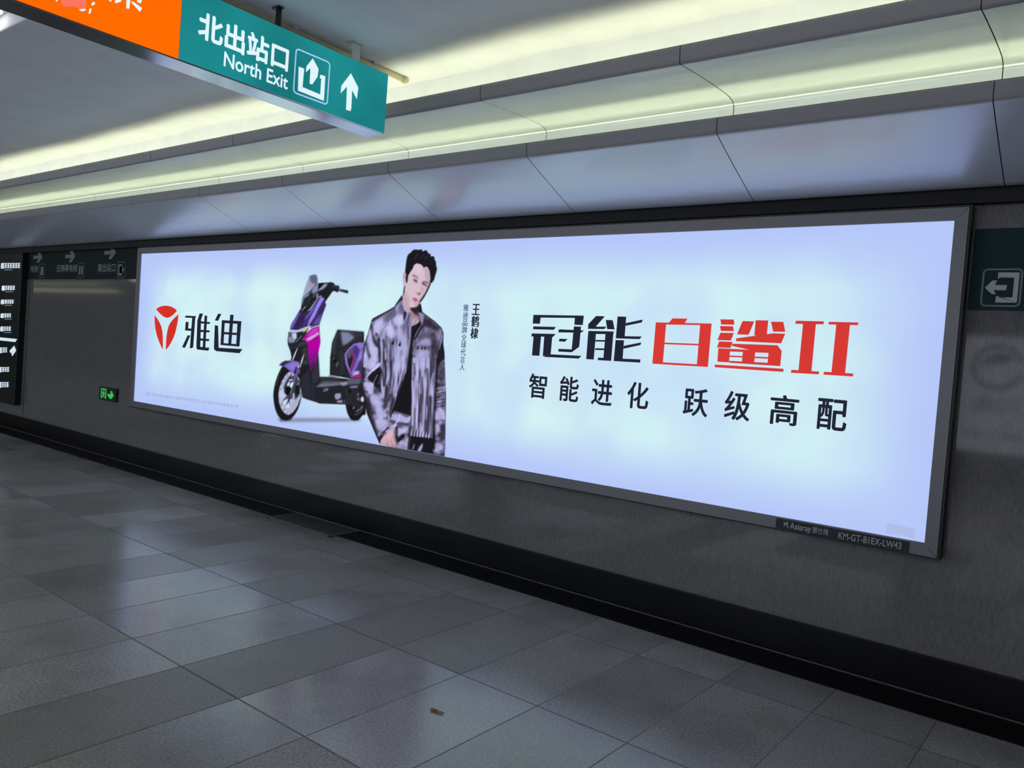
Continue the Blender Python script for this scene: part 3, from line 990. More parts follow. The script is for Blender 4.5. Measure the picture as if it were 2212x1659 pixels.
def far_text(s, xl, xr, yt, yb_):
    a, b2, t_, d_ = mirror_hit(xl, (yt + yb_) / 2, YO + 0.003), mirror_hit(xr, (yt + yb_) / 2, YO + 0.003), mirror_hit((xl + xr) / 2, yt, YO + 0.003), mirror_hit((xl + xr) / 2, yb_, YO + 0.003)
    me = text_mesh(s, 0.01)
    fit(me, 1, YO + 0.003, b2.x, a.x, d_.z, t_.z)
    link('lettering', me, sh, FBLUE)
far_text('川电', 2100, 2204, 856, 895)
far_text('0871-65', 2080, 2212, 932, 950)

# lit edges of the stepped ceiling on that side, far down the passage
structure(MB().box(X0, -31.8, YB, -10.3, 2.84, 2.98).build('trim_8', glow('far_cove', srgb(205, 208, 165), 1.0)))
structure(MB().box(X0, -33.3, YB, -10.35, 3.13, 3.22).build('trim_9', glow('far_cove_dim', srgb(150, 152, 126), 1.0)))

# ------------------------------------------------------------------ the two printed pictures (scooter, man): painted as vertex colours of flat prints


class Art:
    """a little painter: soft-edged shapes on a canvas in photograph pixels, turned into one flat coloured mesh on the sheet"""
    SS = 2

    def __init__(self, x0, y0, x1, y1):
        self.x0, self.y0 = x0, y0
        self.w, self.h = (x1 - x0) * self.SS + 1, (y1 - y0) * self.SS + 1
        self.c = np.zeros((self.h, self.w, 3)); self.a = np.zeros((self.h, self.w))
        self.gx = np.arange(self.w); self.gy = np.arange(self.h)

    def mask(self, T, pts):
        ox, oy, s = T
        P = np.array([((ox + x / s - self.x0) * self.SS, (oy + y / s - self.y0) * self.SS) for x, y in pts])
        m = np.zeros((self.h, self.w))
        for sub in (-0.25, 0.25):
            ya = max(0, int(P[:, 1].min()) - 1); yb = min(self.h - 1, int(P[:, 1].max()) + 1)
            for y in range(ya, yb + 1):
                yy = y + sub
                xs = []
                for i in range(len(P)):
                    (xa, y1), (xb, y2) = P[i - 1], P[i]
                    if (y1 <= yy) != (y2 <= yy):
                        xs.append(xa + (yy - y1) * (xb - xa) / (y2 - y1))
                xs.sort()
                for a, b in zip(xs[::2], xs[1::2]):
                    i0, i1 = max(0, int(math.floor(a)) - 1), min(self.w - 1, int(math.ceil(b)) + 1)
                    if i1 >= i0:
                        g = self.gx[i0:i1 + 1]
                        m[y, i0:i1 + 1] += 0.5 * np.clip(np.minimum(g + 0.5 - a, b - g + 0.5), 0, 1)
        return np.clip(m, 0, 1)

    @staticmethod
    def blur(m, sx, sy=None):
        sy = sx if sy is None else sy
        for ax, sg in ((1, sx), (0, sy)):
            if sg <= 0:
                continue
            r = max(1, int(3 * sg)); kx = np.exp(-0.5 * (np.arange(-r, r + 1) / sg) ** 2); kx /= kx.sum()
            pad = [(0, 0), (0, 0)]; pad[ax] = (r, r)
            mp = np.pad(m, pad, mode='edge'); out = np.zeros_like(m)
            n = m.shape[ax]
            for i, wgt in enumerate(kx):
                out += wgt * (mp[:, i:i + n] if ax == 1 else mp[i:i + n, :])
            m = out
        return m

    def put(self, m, col, alpha=1.0):
        m = m * alpha
        col = np.array(col, float)
        na = m + self.a * (1 - m)
        self.c = np.where(na[..., None] > 1e-6, (col * m[..., None] + self.c * (self.a * (1 - m))[..., None]) / np.maximum(na, 1e-6)[..., None], self.c)
        self.a = na

    def poly(self, T, pts, col, soft=0.6, alpha=1.0, clip=None, smooth=False):
        if smooth:
            pts = curve(pts, 4)
        m = self.mask(T, pts)
        if soft:
            m = self.blur(m, soft * self.SS)
        if clip is not None:
            m = m * clip
        self.put(m, col, alpha)
        return m

    def line(self, T, pts, w, col, soft=0.5, alpha=1.0, clip=None, smooth=True):
        """a stroke; w in drawing units, may taper as a list"""
        P = np.array(pts, float)
        if smooth and len(P) > 2:
            Q = []
            for i in range(len(P) - 1):
                p0, p1, p2, p3 = P[max(i - 1, 0)], P[i], P[i + 1], P[min(i + 2, len(P) - 1)]
                for k_ in range(5):
                    t = k_ / 5
                    Q.append(0.5 * ((2 * p1) + (-p0 + p2) * t + (2 * p0 - 5 * p1 + 4 * p2 - p3) * t * t + (-p0 + 3 * p1 - 3 * p2 + p3) * t ** 3))
            P = np.array(Q + [P[-1]])
        n = len(P)
        ws = np.interp(np.linspace(0, 1, n), np.linspace(0, 1, len(w)), w) if isinstance(w, (list, tuple)) else np.full(n, w)
        d = np.gradient(P, axis=0); d /= np.maximum(np.linalg.norm(d, axis=1), 1e-6)[:, None]
        nr = np.stack([-d[:, 1], d[:, 0]], 1)
        out = list(P + nr * ws[:, None] / 2) + list((P - nr * ws[:, None] / 2)[::-1])
        return self.poly(T, out, col, soft, alpha, clip)

    def build(self, name, val, parent, step=2):
        if step > 1:
            a = self.blur(self.a, 0.5); c = np.stack([self.blur(self.c[..., i] * self.a, 0.5) for i in range(3)], -1) / np.maximum(a, 1e-4)[..., None]
        else:
            a, c = self.a, self.c
        a, c = a[::step, ::step], np.clip(c[::step, ::step], 0, 255)
        h, w = a.shape
        lin = c / 255.0
        lin = np.where(lin <= 0.04045, lin / 12.92, ((lin + 0.055) / 1.055) ** 2.4)
        py, px = np.mgrid[0:h, 0:w]
        X = self.x0 + px * step / self.SS; Y = self.y0 + py * step / self.SS
        R_, U_, F_ = (np.array(v) for v in (rt, up, fw))
        D = R_ * ((X - IMG_W / 2) / F_PX)[..., None] - U_ * ((Y - IMG_H / 2) / F_PX)[..., None] + F_
        t = (val - CAM.y) / D[..., 1]
        co = np.array(CAM) + D * t[..., None]
        keep = a > 0.02
        fm = keep[:-1, :-1] | keep[1:, :-1] | keep[:-1, 1:] | keep[1:, 1:]
        idx = -np.ones((h, w), int)
        use = np.zeros((h, w), bool)
        use[:-1, :-1] |= fm; use[1:, :-1] |= fm; use[:-1, 1:] |= fm; use[1:, 1:] |= fm
        idx[use] = np.arange(use.sum())
        fy, fx = np.nonzero(fm)
        faces = np.stack([idx[fy + 1, fx], idx[fy + 1, fx + 1], idx[fy, fx + 1], idx[fy, fx]], 1)
        me = bpy.data.meshes.new(name)
        me.vertices.add(int(use.sum())); me.vertices.foreach_set('co', co[use].ravel())
        me.loops.add(faces.size); me.loops.foreach_set('vertex_index', faces.ravel().astype(np.int32))
        me.polygons.add(len(faces)); me.polygons.foreach_set('loop_start', np.arange(0, faces.size, 4, dtype=np.int32))
        me.update(calc_edges=True)
        at = me.color_attributes.new('print', 'FLOAT_COLOR', 'POINT')
        at.data.foreach_set('color', np.concatenate([lin[use], a[use][:, None]], 1).astype(np.float32).ravel())
        k = Mat(name + '_print')
        nd = k.n('ShaderNodeAttribute', attribute_name='print')
        e = k.n('ShaderNodeEmission'); k.l(nd.outputs['Color'], e.inputs[0])
        tr = k.n('ShaderNodeBsdfTransparent'); mx = k.n('ShaderNodeMixShader')
        k.l(nd.outputs['Alpha'], mx.inputs[0]); k.l(tr.outputs[0], mx.inputs[1]); k.l(e.outputs[0], mx.inputs[2]); k.l(mx.outputs[0], k.out.inputs[0])
        return link(name, me, parent, k.m)


# ---- scooter
A = Art(578, 576, 812, 930)
Sc = (560, 560, 4.365)
C1 = (580, 580, 11.058)
C2 = (580, 720, 8.29)
C3 = (660, 700, 7.544)
BLK, DK, CH = (27, 26, 31), (38, 38, 46), (58, 58, 70)
# ground shade printed under it
A.poly(Sc, [(170, 1500), (500, 1496), (950, 1500), (960, 1530), (500, 1535), (200, 1535)], (126, 122, 152), 2.6, 0.85)
A.poly(Sc, [(190, 1500), (310, 1490), (300, 1522), (200, 1526)], (60, 56, 74), 1.8, 0.7)
# rear wheel
A.poly(C3, [(650, 1250), (665, 1400), (700, 1500), (745, 1560), (800, 1575), (870, 1560), (930, 1490), (985, 1440), (990, 1000), (880, 960), (700, 1050)], BLK, 0.7, smooth=True)
A.poly(C3, [(745, 1180), (770, 1120), (850, 1080), (930, 1100), (945, 1200), (930, 1330), (870, 1420), (800, 1430), (755, 1360)], (38, 37, 46), 1.0, smooth=True)
A.line(C3, [(770, 1180), (745, 1280), (755, 1370), (790, 1420)], 10, (14, 14, 18), 0.6)
for a_, b_ in (((770, 1385), (795, 1345)), ((830, 1435), (880, 1385)), ((890, 1390), (920, 1340))):
    A.line(C3, [a_, b_], 7, (215, 215, 232), 0.4)
A.line(C3, [(790, 1478), (860, 1462), (920, 1395), (945, 1320)], 12, (120, 120, 140), 0.8, 0.8)
A.poly(C3, [(905, 1195), (935, 1175), (955, 1220), (945, 1270), (915, 1265), (895, 1240)], (200, 205, 228), 0.8)
A.poly(C3, [(840, 1130), (865, 1110), (868, 1160), (840, 1175)], (140, 96, 92), 0.8)
A.poly(C3, [(835, 1200), (880, 1190), (885, 1250), (840, 1240)], (96, 94, 108), 1.0)
# seat box, seat, body
A.poly(C3, [(520, 90), (430, 300), (405, 500), (395, 830), (560, 860), (760, 900), (920, 890), (935, 620), (960, 300), (945, 130), (560, 95)], DK, 0.6)
A.poly(C3, [(400, 520), (540, 540), (560, 850), (395, 830)], (36, 38, 44), 1.2)
A.poly(C3, [(515, 78), (960, 112), (958, 140), (510, 104)], (150, 160, 196), 0.9, 0.8)
A.poly(C3, [(525, 98), (560, 96), (950, 128), (958, 190), (945, 255), (880, 262), (800, 300), (640, 440), (590, 410), (560, 330)], (40, 40, 46), 0.7)
A.poly(C3, [(572, 118), (760, 140), (815, 170), (790, 235), (690, 318), (612, 362), (590, 270)], (126, 132, 160), 2.2)
A.poly(C3, [(700, 140), (940, 140), (945, 190), (815, 235), (770, 190)], (52, 52, 58), 2.0)
A.poly(C3, [(612, 362), (700, 315), (815, 225), (945, 200), (945, 262), (870, 268), (790, 310), (650, 450)], (44, 43, 48), 1.0)
A.poly(C3, [(505, 110), (545, 110), (500, 300), (480, 500), (430, 480), (440, 300)], (58, 60, 70), 1.8, 0.8)
A.poly(C3, [(535, 330), (600, 370), (640, 470), (630, 800), (570, 850), (550, 540)], (46, 46, 54), 1.6)
A.line(C3, [(545, 440), (575, 380), (640, 480)], 12, (24, 24, 28), 0.8)
A.line(C3, [(448, 590), (472, 552)], 8, (190, 192, 205), 0.4, 0.8)
A.line(C3, [(490, 665), (530, 620)], 7, (180, 182, 196), 0.4, 0.7)
A.line(C3, [(502, 700), (535, 630)], 7, (200, 202, 214), 0.4, 0.7)
A.poly(C3, [(455, 575), (500, 560), (510, 620), (475, 640), (450, 620)], (22, 22, 26), 1.0)
# purple rear cover
A.poly(C3, [(632, 505), (700, 410), (800, 315), (960, 300), (960, 420), (930, 620), (918, 800), (910, 870), (735, 880), (700, 780), (655, 650)], (92, 72, 150), 0.6)
A.poly(C3, [(780, 330), (870, 300), (965, 305), (940, 380), (880, 420), (830, 350)], (142, 116, 206), 1.3)
A.poly(C3, [(790, 360), (850, 370), (880, 440), (830, 560), (780, 480)], (70, 52, 112), 1.8, 0.9)
A.poly(C3, [(930, 380), (890, 440), (850, 560), (800, 700), (745, 790), (770, 860), (860, 700), (920, 560)], (150, 126, 218), 1.5)
A.poly(C3, [(860, 620), (930, 560), (918, 800), (780, 800), (830, 700)], (62, 46, 96), 2.0, 0.85)
A.poly(C3, [(640, 510), (670, 490), (690, 640), (735, 780), (720, 800), (655, 650)], (140, 118, 208), 0.9)
A.line(C3, [(640, 495), (700, 415), (800, 325)], 12, (172, 166, 226), 0.7)
A.poly(C3, [(672, 500), (735, 460), (790, 540), (790, 580), (720, 740), (690, 640)], (36, 34, 44), 1.0)
A.poly(C3, [(675, 490), (730, 455), (745, 480), (735, 540), (690, 560)], (120, 124, 140), 2.0, 0.7)
A.line(C3, [(742, 430), (765, 510), (795, 545)], [14, 20, 14], (150, 46, 104), 0.8)
A.line(C3, [(792, 545), (765, 650), (720, 775)], [20, 20, 14], (208, 40, 128), 0.5)
A.line(C3, [(800, 560), (770, 670), (728, 780)], 7, (38, 28, 50), 0.5)
A.poly(C3, [(795, 770), (880, 762), (868, 818), (775, 840)], (176, 182, 214), 0.9)
A.poly(C3, [(785, 842), (915, 818), (905, 868), (760, 884)], (190, 22, 112), 0.8)
# front wheel
Cw = [(250, 590), (185, 700), (125, 860), (90, 1020), (85, 1160), (110, 1330), (165, 1470), (240, 1545), (340, 1560), (430, 1510), (510, 1400), (565, 1260), (595, 1100), (600, 960), (560, 720), (480, 600), (360, 560)]
A.poly(C2, Cw, BLK, 0.7, smooth=True)
A.line(C2, [(235, 640), (175, 780), (145, 940)], [18, 26, 20], (62, 68, 86), 1.2, 0.7)
rim_m = A.poly(C2, [(370, 690), (290, 770), (225, 890), (185, 1030), (180, 1170), (205, 1290), (260, 1400), (340, 1460), (420, 1430), (500, 1330), (555, 1210), (588, 1060), (588, 940), (560, 830), (470, 720)], (172, 176, 206), 0.6, smooth=True)
A.poly(C2, [(395, 750), (320, 850), (275, 960), (270, 1060), (330, 1120), (300, 1200), (350, 1240), (420, 1180), (470, 1190), (540, 1120), (570, 1000), (560, 870), (480, 780)], (60, 62, 78), 1.0, smooth=True)
rng = random.Random(9)
for i in range(34):
    t = i / 34 * 2 * math.pi
    cx, cy = 385 + 178 * math.cos(t), 1085 + 350 * math.sin(t)
    cx2, cy2 = cx + rng.uniform(26, 44), cy - rng.uniform(38, 62)
    A.line(C2, [(cx - 20, cy + 28), (cx2 - 20, cy2 + 28)], rng.uniform(8, 13), (222, 228, 248) if i % 2 else (70, 70, 86), 0.5, 0.75, clip=rim_m)
A.poly(C2, [(190, 1030), (280, 990), (275, 1060), (320, 1110), (260, 1180), (200, 1180)], (196, 206, 240), 1.6, 0.9, clip=rim_m)
A.poly(C2, [(300, 960), (380, 950), (410, 1000), (395, 1090), (330, 1110), (300, 1060)], (18, 18, 22), 0.8)
A.poly(C2, [(480, 940), (560, 930), (560, 1060), (500, 1130), (470, 1080)], (26, 26, 32), 1.0)
A.poly(C2, [(335, 905), (365, 870), (390, 880), (365, 945), (335, 950)], (205, 220, 246), 0.6)
A.poly(C2, [(385, 915), (430, 865), (448, 880), (420, 965), (385, 975)], (222, 234, 250), 0.6)
A.poly(C2, [(365, 830), (430, 815), (440, 840), (370, 865)], (180, 188, 220), 0.8)
A.poly(C2, [(385, 1190), (420, 1150), (405, 1310), (385, 1300)], (200, 210, 240), 0.9)
A.poly(C2, [(430, 1090), (462, 1060), (470, 1180), (440, 1240)], (180, 190, 222), 0.9)
A.poly(C2, [(285, 1210), (345, 1165), (350, 1200), (300, 1290), (262, 1270)], (214, 226, 248), 1.0)
A.poly(C2, [(300, 1300), (370, 1250), (390, 1320), (330, 1350)], (206, 216, 244), 1.2)
A.line(C2, [(265, 1200), (330, 1130)], 12, (30, 30, 38), 0.6)
A.line(C2, [(310, 1280), (390, 1160)], 12, (34, 34, 44), 0.6)
A.line(C2, [(390, 1300), (380, 1230)], 7, (40, 40, 50), 0.6)
# lower body, foot board
A.poly(Sc, [(385, 930), (470, 760), (560, 900), (570, 1108), (690, 1110), (860, 1130), (970, 1125), (960, 1220), (840, 1372), (570, 1362), (405, 1305), (395, 1150)], (38, 38, 45), 0.7)
A.poly(C3, [(0, 760), (60, 720), (120, 1000), (150, 1250), (0, 1215)], (46, 47, 58), 2.0)
A.poly(C3, [(130, 1040), (640, 1010), (650, 1300), (220, 1290), (150, 1180)], (36, 36, 44), 1.2)
A.poly(C3, [(235, 860), (400, 862), (560, 900), (250, 990)], (48, 49, 58), 1.6)
A.poly(C3, [(160, 1025), (290, 940), (600, 945), (600, 990), (300, 1025)], (112, 114, 134), 1.2)
A.poly(C3, [(290, 935), (600, 935), (598, 962), (250, 975)], (84, 85, 102), 1.2)
A.poly(C3, [(385, 825), (550, 870), (560, 895), (380, 860)], (104, 108, 124), 1.2, 0.9)
A.poly(C3, [(560, 960), (690, 930), (690, 985), (610, 1010)], (156, 160, 186), 1.4, 0.9)
A.poly(C3, [(690, 900), (905, 890), (885, 975), (690, 990)], (92, 92, 112), 1.4)
A.poly(C3, [(735, 1010), (855, 1000), (840, 1040), (720, 1048)], (124, 124, 146), 1.0)
A.poly(C3, [(640, 1040), (740, 1050), (850, 1060), (830, 1140), (740, 1145), (760, 1320), (650, 1300)], (42, 42, 50), 1.2)
A.poly(C3, [(700, 1050), (740, 1060), (735, 1130), (700, 1120)], (16, 16, 20), 1.0)
A.poly(C3, [(300, 1055), (375, 1045), (358, 1088), (288, 1100)], (138, 140, 158), 0.7)
A.poly(C3, [(302, 1068), (350, 1062), (345, 1075), (298, 1084)], (44, 44, 52), 0.5, 0.9)
A.poly(C3, [(470, 1160), (500, 1130), (572, 1128), (580, 1190), (545, 1225), (490, 1230)], (150, 154, 180), 0.9)
A.poly(C3, [(520, 1245), (608, 1238), (592, 1285), (505, 1280)], (140, 144, 162), 0.9)
A.line(C3, [(620, 1300), (640, 1240)], 10, (150, 150, 165), 0.7, 0.7)
A.poly(C3, [(100, 830), (210, 560), (230, 870), (140, 980)], (50, 50, 60), 1.8)
# fork, front column
A.poly(C2, [(340, 180), (390, 330), (410, 440), (390, 480), (545, 540), (560, 900), (620, 1150), (790, 1190), (760, 700), (740, 300), (690, 120), (500, 100)], (32, 32, 38), 0.7)
A.poly(C2, [(350, 190), (500, 170), (690, 130), (700, 200), (560, 240), (480, 270), (370, 255)], (56, 57, 66), 1.4)
A.poly(C2, [(590, 290), (680, 220), (720, 320), (720, 480), (640, 450)], (52, 54, 62), 2.0)
A.poly(C2, [(600, 480), (715, 490), (705, 560), (600, 545)], (66, 70, 80), 2.0, 0.8)
A.poly(C2, [(575, 790), (720, 640), (770, 1000), (780, 1180), (620, 1140), (600, 950)], (42, 44, 54), 2.0)
A.line(C2, [(715, 590), (640, 690), (565, 800)], 8, (16, 16, 20), 0.6)
A.line(C2, [(520, 262), (475, 370), (432, 482)], [12, 22, 20], (190, 200, 226), 0.6)
A.line(C2, [(490, 330), (450, 430)], 8, (236, 242, 252), 0.5)
A.line(C2, [(638, 365), (600, 480), (560, 615)], [8, 26, 22], (168, 178, 206), 0.7)
A.line(C2, [(622, 420), (590, 520)], 9, (228, 234, 250), 0.5)
A.line(C2, [(555, 600), (480, 860), (385, 1090)], [26, 28, 18], (58, 58, 70), 0.7)
A.line(C2, [(470, 850), (385, 1085)], 9, (176, 180, 204), 0.5)
# front mudguard
A.poly(C2, [(180, 580), (215, 530), (290, 490), (430, 485), (540, 510), (550, 560), (500, 640), (430, 720), (400, 690), (320, 620), (270, 590)], (126, 104, 192), 0.6)
A.poly(C2, [(225, 540), (290, 495), (420, 490), (380, 520), (300, 555), (260, 600), (215, 575)], (50, 42, 74), 1.2)
A.poly(C2, [(330, 560), (430, 545), (540, 515), (545, 560), (470, 600), (430, 650)], (146, 122, 214), 1.5, 0.9)
A.poly(C2, [(500, 600), (545, 620), (520, 760), (455, 855), (440, 830), (480, 690)], (104, 84, 166), 0.8)
A.line(C2, [(500, 600), (478, 690), (465, 740)], [22, 26, 10], (34, 30, 44), 0.7)
# magenta leg shield
A.poly(Sc, [(395, 760), (450, 690), (500, 645), (560, 628), (572, 690), (580, 780), (560, 880), (545, 940), (520, 1010), (480, 1040), (470, 960), (455, 800), (440, 765)], (178, 4, 158), 0.6)
A.poly(Sc, [(475, 900), (560, 870), (545, 950), (520, 1010), (482, 1050)], (112, 30, 128), 3.0, 0.85)
A.poly(Sc, [(478, 980), (530, 970), (515, 1020), (480, 1050)], (52, 32, 62), 2.5, 0.8)
A.poly(Sc, [(500, 650), (556, 635), (558, 690), (470, 735), (450, 728)], (196, 70, 186), 1.6, 0.9)
A.poly(Sc, [(430, 755), (500, 705), (560, 685), (570, 715), (500, 755), (455, 775)], (206, 120, 208), 1.0)
A.poly(Sc, [(455, 745), (560, 690), (568, 705), (470, 765)], (212, 160, 226), 0.8)
A.line(Sc, [(438, 745), (500, 712), (535, 690)], 8, (190, 20, 160), 0.5)
A.line(Sc, [(505, 762), (560, 715)], 6, (60, 24, 80), 0.4)
# head light cluster
A.poly(Sc, [(275, 690), (265, 780), (285, 835), (350, 830), (395, 770), (440, 710), (470, 640), (300, 660)], (36, 38, 44), 0.6)
A.poly(Sc, [(278, 700), (340, 690), (352, 740), (330, 785), (280, 790), (268, 750)], (128, 142, 170), 1.2)
A.poly(Sc, [(310, 700), (352, 695), (350, 750), (322, 750)], (196, 214, 240), 1.2)
A.poly(Sc, [(282, 705), (304, 702), (300, 730), (280, 738)], (70, 78, 96), 1.0)
A.poly(Sc, [(290, 662), (375, 660), (470, 622), (462, 650), (400, 680), (345, 692), (282, 690)], (184, 198, 232), 0.7)
A.poly(Sc, [(405, 680), (425, 658), (455, 650), (448, 672), (415, 690)], (206, 190, 92), 0.8)
A.line(Sc, [(348, 780), (400, 720)], 6, (180, 186, 206), 0.5, 0.7)
# purple front
A.poly(C1, [(515, 1430), (540, 1330), (640, 1170), (760, 960), (870, 1040), (1000, 980), (1190, 700), (1260, 655), (1340, 720), (1355, 800), (1375, 870), (1330, 1000), (1215, 1330), (1190, 1350), (1060, 1380), (960, 1370), (820, 1420), (680, 1470), (520, 1455)], (58, 44, 92), 0.6)
A.poly(C1, [(530, 1430), (550, 1340), (740, 1020), (740, 1120), (620, 1330), (560, 1440)], (112, 102, 198), 1.0, 0.95)
A.poly(C1, [(720, 1130), (870, 1040), (840, 1250), (700, 1440), (620, 1440)], (48, 36, 74), 2.0)
A.poly(C1, [(1250, 675), (1335, 720), (1210, 930), (1080, 1200), (960, 1370), (930, 1360), (960, 1240), (1090, 1000), (1180, 800)], (150, 134, 240), 0.8)
A.poly(C1, [(1190, 770), (1240, 690), (1110, 920), (1010, 1100), (850, 1240), (880, 1180)], (122, 102, 210), 0.8)
A.poly(C1, [(940, 1150), (1060, 1000), (960, 1230), (900, 1370), (830, 1380), (850, 1270)], (72, 54, 116), 1.5, 0.9)
A.poly(C1, [(1330, 760), (1375, 870), (1330, 1000), (1240, 1100), (1200, 1000)], (56, 44, 92), 1.6)
A.poly(C1, [(1200, 1150), (1290, 1080), (1215, 1330), (1040, 1380), (1080, 1270)], (104, 86, 182), 2.4, 0.9)
A.poly(C1, [(980, 1360), (1090, 1180), (1110, 1230), (1030, 1370)], (46, 36, 74), 1.6, 0.8)
A.line(C1, [(990, 1410), (1080, 1370), (1200, 1335)], [30, 24, 22], (36, 28, 44), 0.7)
A.line(C1, [(1010, 1400), (1060, 1370)], 14, (150, 110, 130), 0.8, 0.7)
A.line(C1, [(1218, 1330), (1206, 1480)], 16, (30, 26, 34), 0.7)
# dash, screen, handlebar
A.poly(C1, [(770, 950), (820, 680), (870, 640), (1000, 560), (1150, 470), (1200, 350), (1310, 335), (1460, 330), (1560, 350), (1540, 540), (1350, 810), (1330, 720), (1250, 650), (1190, 690), (1000, 960), (880, 1060), (800, 1040)], (32, 31, 37), 0.6)
A.poly(C1, [(975, 180), (1060, 148), (1140, 145), (1170, 220), (1180, 330), (1120, 420), (1000, 560), (860, 640), (760, 860), (800, 700), (880, 420)], (142, 148, 192), 0.8, 0.85)
A.poly(C1, [(985, 180), (1060, 150), (1140, 148), (1168, 220), (1172, 330), (1080, 380), (990, 300)], (94, 94, 126), 1.6, 0.95)
A.poly(C1, [(870, 640), (970, 560), (1090, 420), (1170, 330), (1180, 380), (1100, 470), (1010, 580), (900, 680)], (50, 50, 62), 1.0)
A.poly(C1, [(1020, 340), (1050, 330), (1040, 380), (1000, 410), (970, 455), (985, 400)], (240, 98, 84), 0.8)
A.poly(C1, [(1060, 430), (1190, 370), (1190, 480), (1170, 560), (1090, 600), (1030, 600)], (132, 138, 176), 1.6)
A.poly(C1, [(830, 690), (880, 640), (990, 580), (960, 660), (880, 710), (800, 880), (790, 800)], (150, 160, 200), 1.0, 0.9)
A.poly(C1, [(850, 720), (970, 640), (1000, 700), (940, 860), (820, 960), (790, 940)], (40, 40, 48), 1.6)
A.poly(C1, [(1140, 610), (1190, 590), (1190, 680), (1140, 730)], (140, 146, 180), 1.2)
A.line(C1, [(1110, 600), (1060, 690)], 26, (118, 122, 146), 1.2, 0.8)
A.line(C1, [(1010, 680), (940, 850)], 16, (90, 92, 108), 1.0, 0.7)
A.line(C1, [(808, 1025), (850, 950), (900, 900)], [6, 14, 8], (214, 216, 228), 0.5)
A.line(C1, [(960, 920), (1130, 740)], 10, (92, 94, 110), 0.8, 0.7)
A.poly(C1, [(1180, 520), (1330, 370), (1420, 355), (1370, 440), (1290, 500), (1180, 540)], (146, 156, 188), 1.2)
A.poly(C1, [(1190, 350), (1300, 340), (1270, 420), (1195, 490)], (24, 23, 27), 0.7)
A.poly(C1, [(1460, 315), (1560, 340), (1600, 400), (1680, 400), (1700, 450), (1690, 540), (1640, 580), (1600, 550), (1500, 540), (1430, 480)], (34, 34, 42), 0.8)
A.line(C1, [(1690, 510), (1790, 530), (1905, 560)], [48, 62, 74], (36, 37, 46), 0.8)
A.line(C1, [(1700, 545), (1900, 595)], 16, (14, 14, 18), 0.6)
for xx, yy in ((1480, 360), (1540, 430), (1620, 470), (1530, 470), (1600, 440), (1660, 500)):
    A.line(C1, [(xx, yy), (xx + 34, yy - 46)], 12, (104, 106, 124), 0.7, 0.8)
# licence-free mass of the dark rear next to the man
A.poly(C3, [(915, 820), (960, 760), (980, 900), (960, 1100), (905, 1060)], (40, 38, 48), 1.6)
A.build('printed_scooter', -0.0035, poster)

# ---- man: bust to hip, black hair, silver crumpled leather jacket over black, hand at the trouser pocket
A = Art(770, 530, 972, 990)
Mm = (760, 520, 3.457)
M1 = (770, 630, 9.76)
M2 = (770, 780, 7.9)
Fc = (840, 520, 9.757)
LT, MD, SH, DKM = (186, 184, 226), (138, 134, 166), (88, 84, 106), (46, 43, 54)
sil = [(375, 405), (330, 470), (318, 492), (255, 528), (155, 580), (145, 600), (120, 690), (92, 770), (84, 850), (76, 930), (72, 1010), (80, 1090), (95, 1170), (110, 1290), (150, 1385), (190, 1480), (205, 1515), (320, 1545), (440, 1565), (600, 1594), (694, 1612), (697, 1500), (702, 1250), (703, 1150), (700, 1080), (692, 830), (684, 770), (686, 690), (672, 650), (620, 600), (545, 545), (525, 528), (518, 480), (505, 462), (470, 520), (410, 540)]
base = A.poly(Mm, sil, DKM, 0.6)
rngn = np.random.default_rng(11)
nz = rngn.standard_normal((A.h, A.w))
st1 = A.blur(nz, 1.6, 26); st1 /= st1.std()
st2 = A.blur(rngn.standard_normal((A.h, A.w)), 4.5, 20); st2 /= st2.std()
st3 = A.blur(rngn.standard_normal((A.h, A.w)), 5, 5); st3 /= st3.std()


def crumple(region, lo, mid, hi, n, gain=1.0):
    """metallic crumpled leather: tones picked along a noise field inside a region"""
    t = np.clip(0.5 + 0.24 * gain * n, 0, 1)[..., None]
    lo, mid, hi = (np.array(v, float) for v in (lo, mid, hi))
    col = np.where(t < 0.5, lo + (mid - lo) * t * 2, mid + (hi - mid) * (t * 2 - 1))
    m = region * base
    na = m + A.a * (1 - m)
    A.c = np.where(na[..., None] > 1e-6, (col * m[..., None] + A.c * (A.a * (1 - m))[..., None]) / np.maximum(na, 1e-6)[..., None], A.c)
    A.a = na


def reg(T, pts, soft=1.0, smooth=False):
    return A.blur(A.mask(T, curve(pts, 4) if smooth else pts), soft * A.SS)


def sh(T, pts, col, soft=1.5, alpha=0.9):
    A.poly(T, pts, col, soft, alpha, clip=base)


def ln(T, pts, w, col, soft=0.6, alpha=0.9):
    A.line(T, pts, w, col, soft, alpha, clip=base)


# trousers
crumple(reg(M2, [(560, 1000), (640, 840), (930, 930), (920, 1500), (870, 1680), (560, 1500), (480, 1300)], 0.8), SH, (134, 130, 160), LT, st3, 0.9)
sh(M2, [(915, 1280), (1320, 1330), (1330, 1600), (905, 1560)], (24, 23, 29), 1.2)
sh(M2, [(1030, 1530), (1085, 1440), (1140, 1390), (1130, 1480), (1095, 1550)], (176, 174, 216), 1.2)
sh(M2, [(945, 1510), (970, 1420), (1000, 1400), (990, 1470), (965, 1530)], (150, 148, 186), 1.2)
sh(M2, [(1290, 1540), (1310, 1480), (1330, 1500), (1325, 1580)], (110, 108, 136), 1.2)
# shirt
sh(M2, [(880, -60), (945, -60), (925, 935), (640, 850), (590, 900), (640, 760), (780, 400), (850, 100)], (23, 22, 27), 0.7, 1.0)
sh(M1, [(1150, 720), (1320, 640), (1340, 720), (1240, 960), (1190, 1150), (1170, 1300), (1110, 1700), (1050, 1700), (1100, 1300), (1140, 950)], (22, 21, 26), 0.7, 1.0)
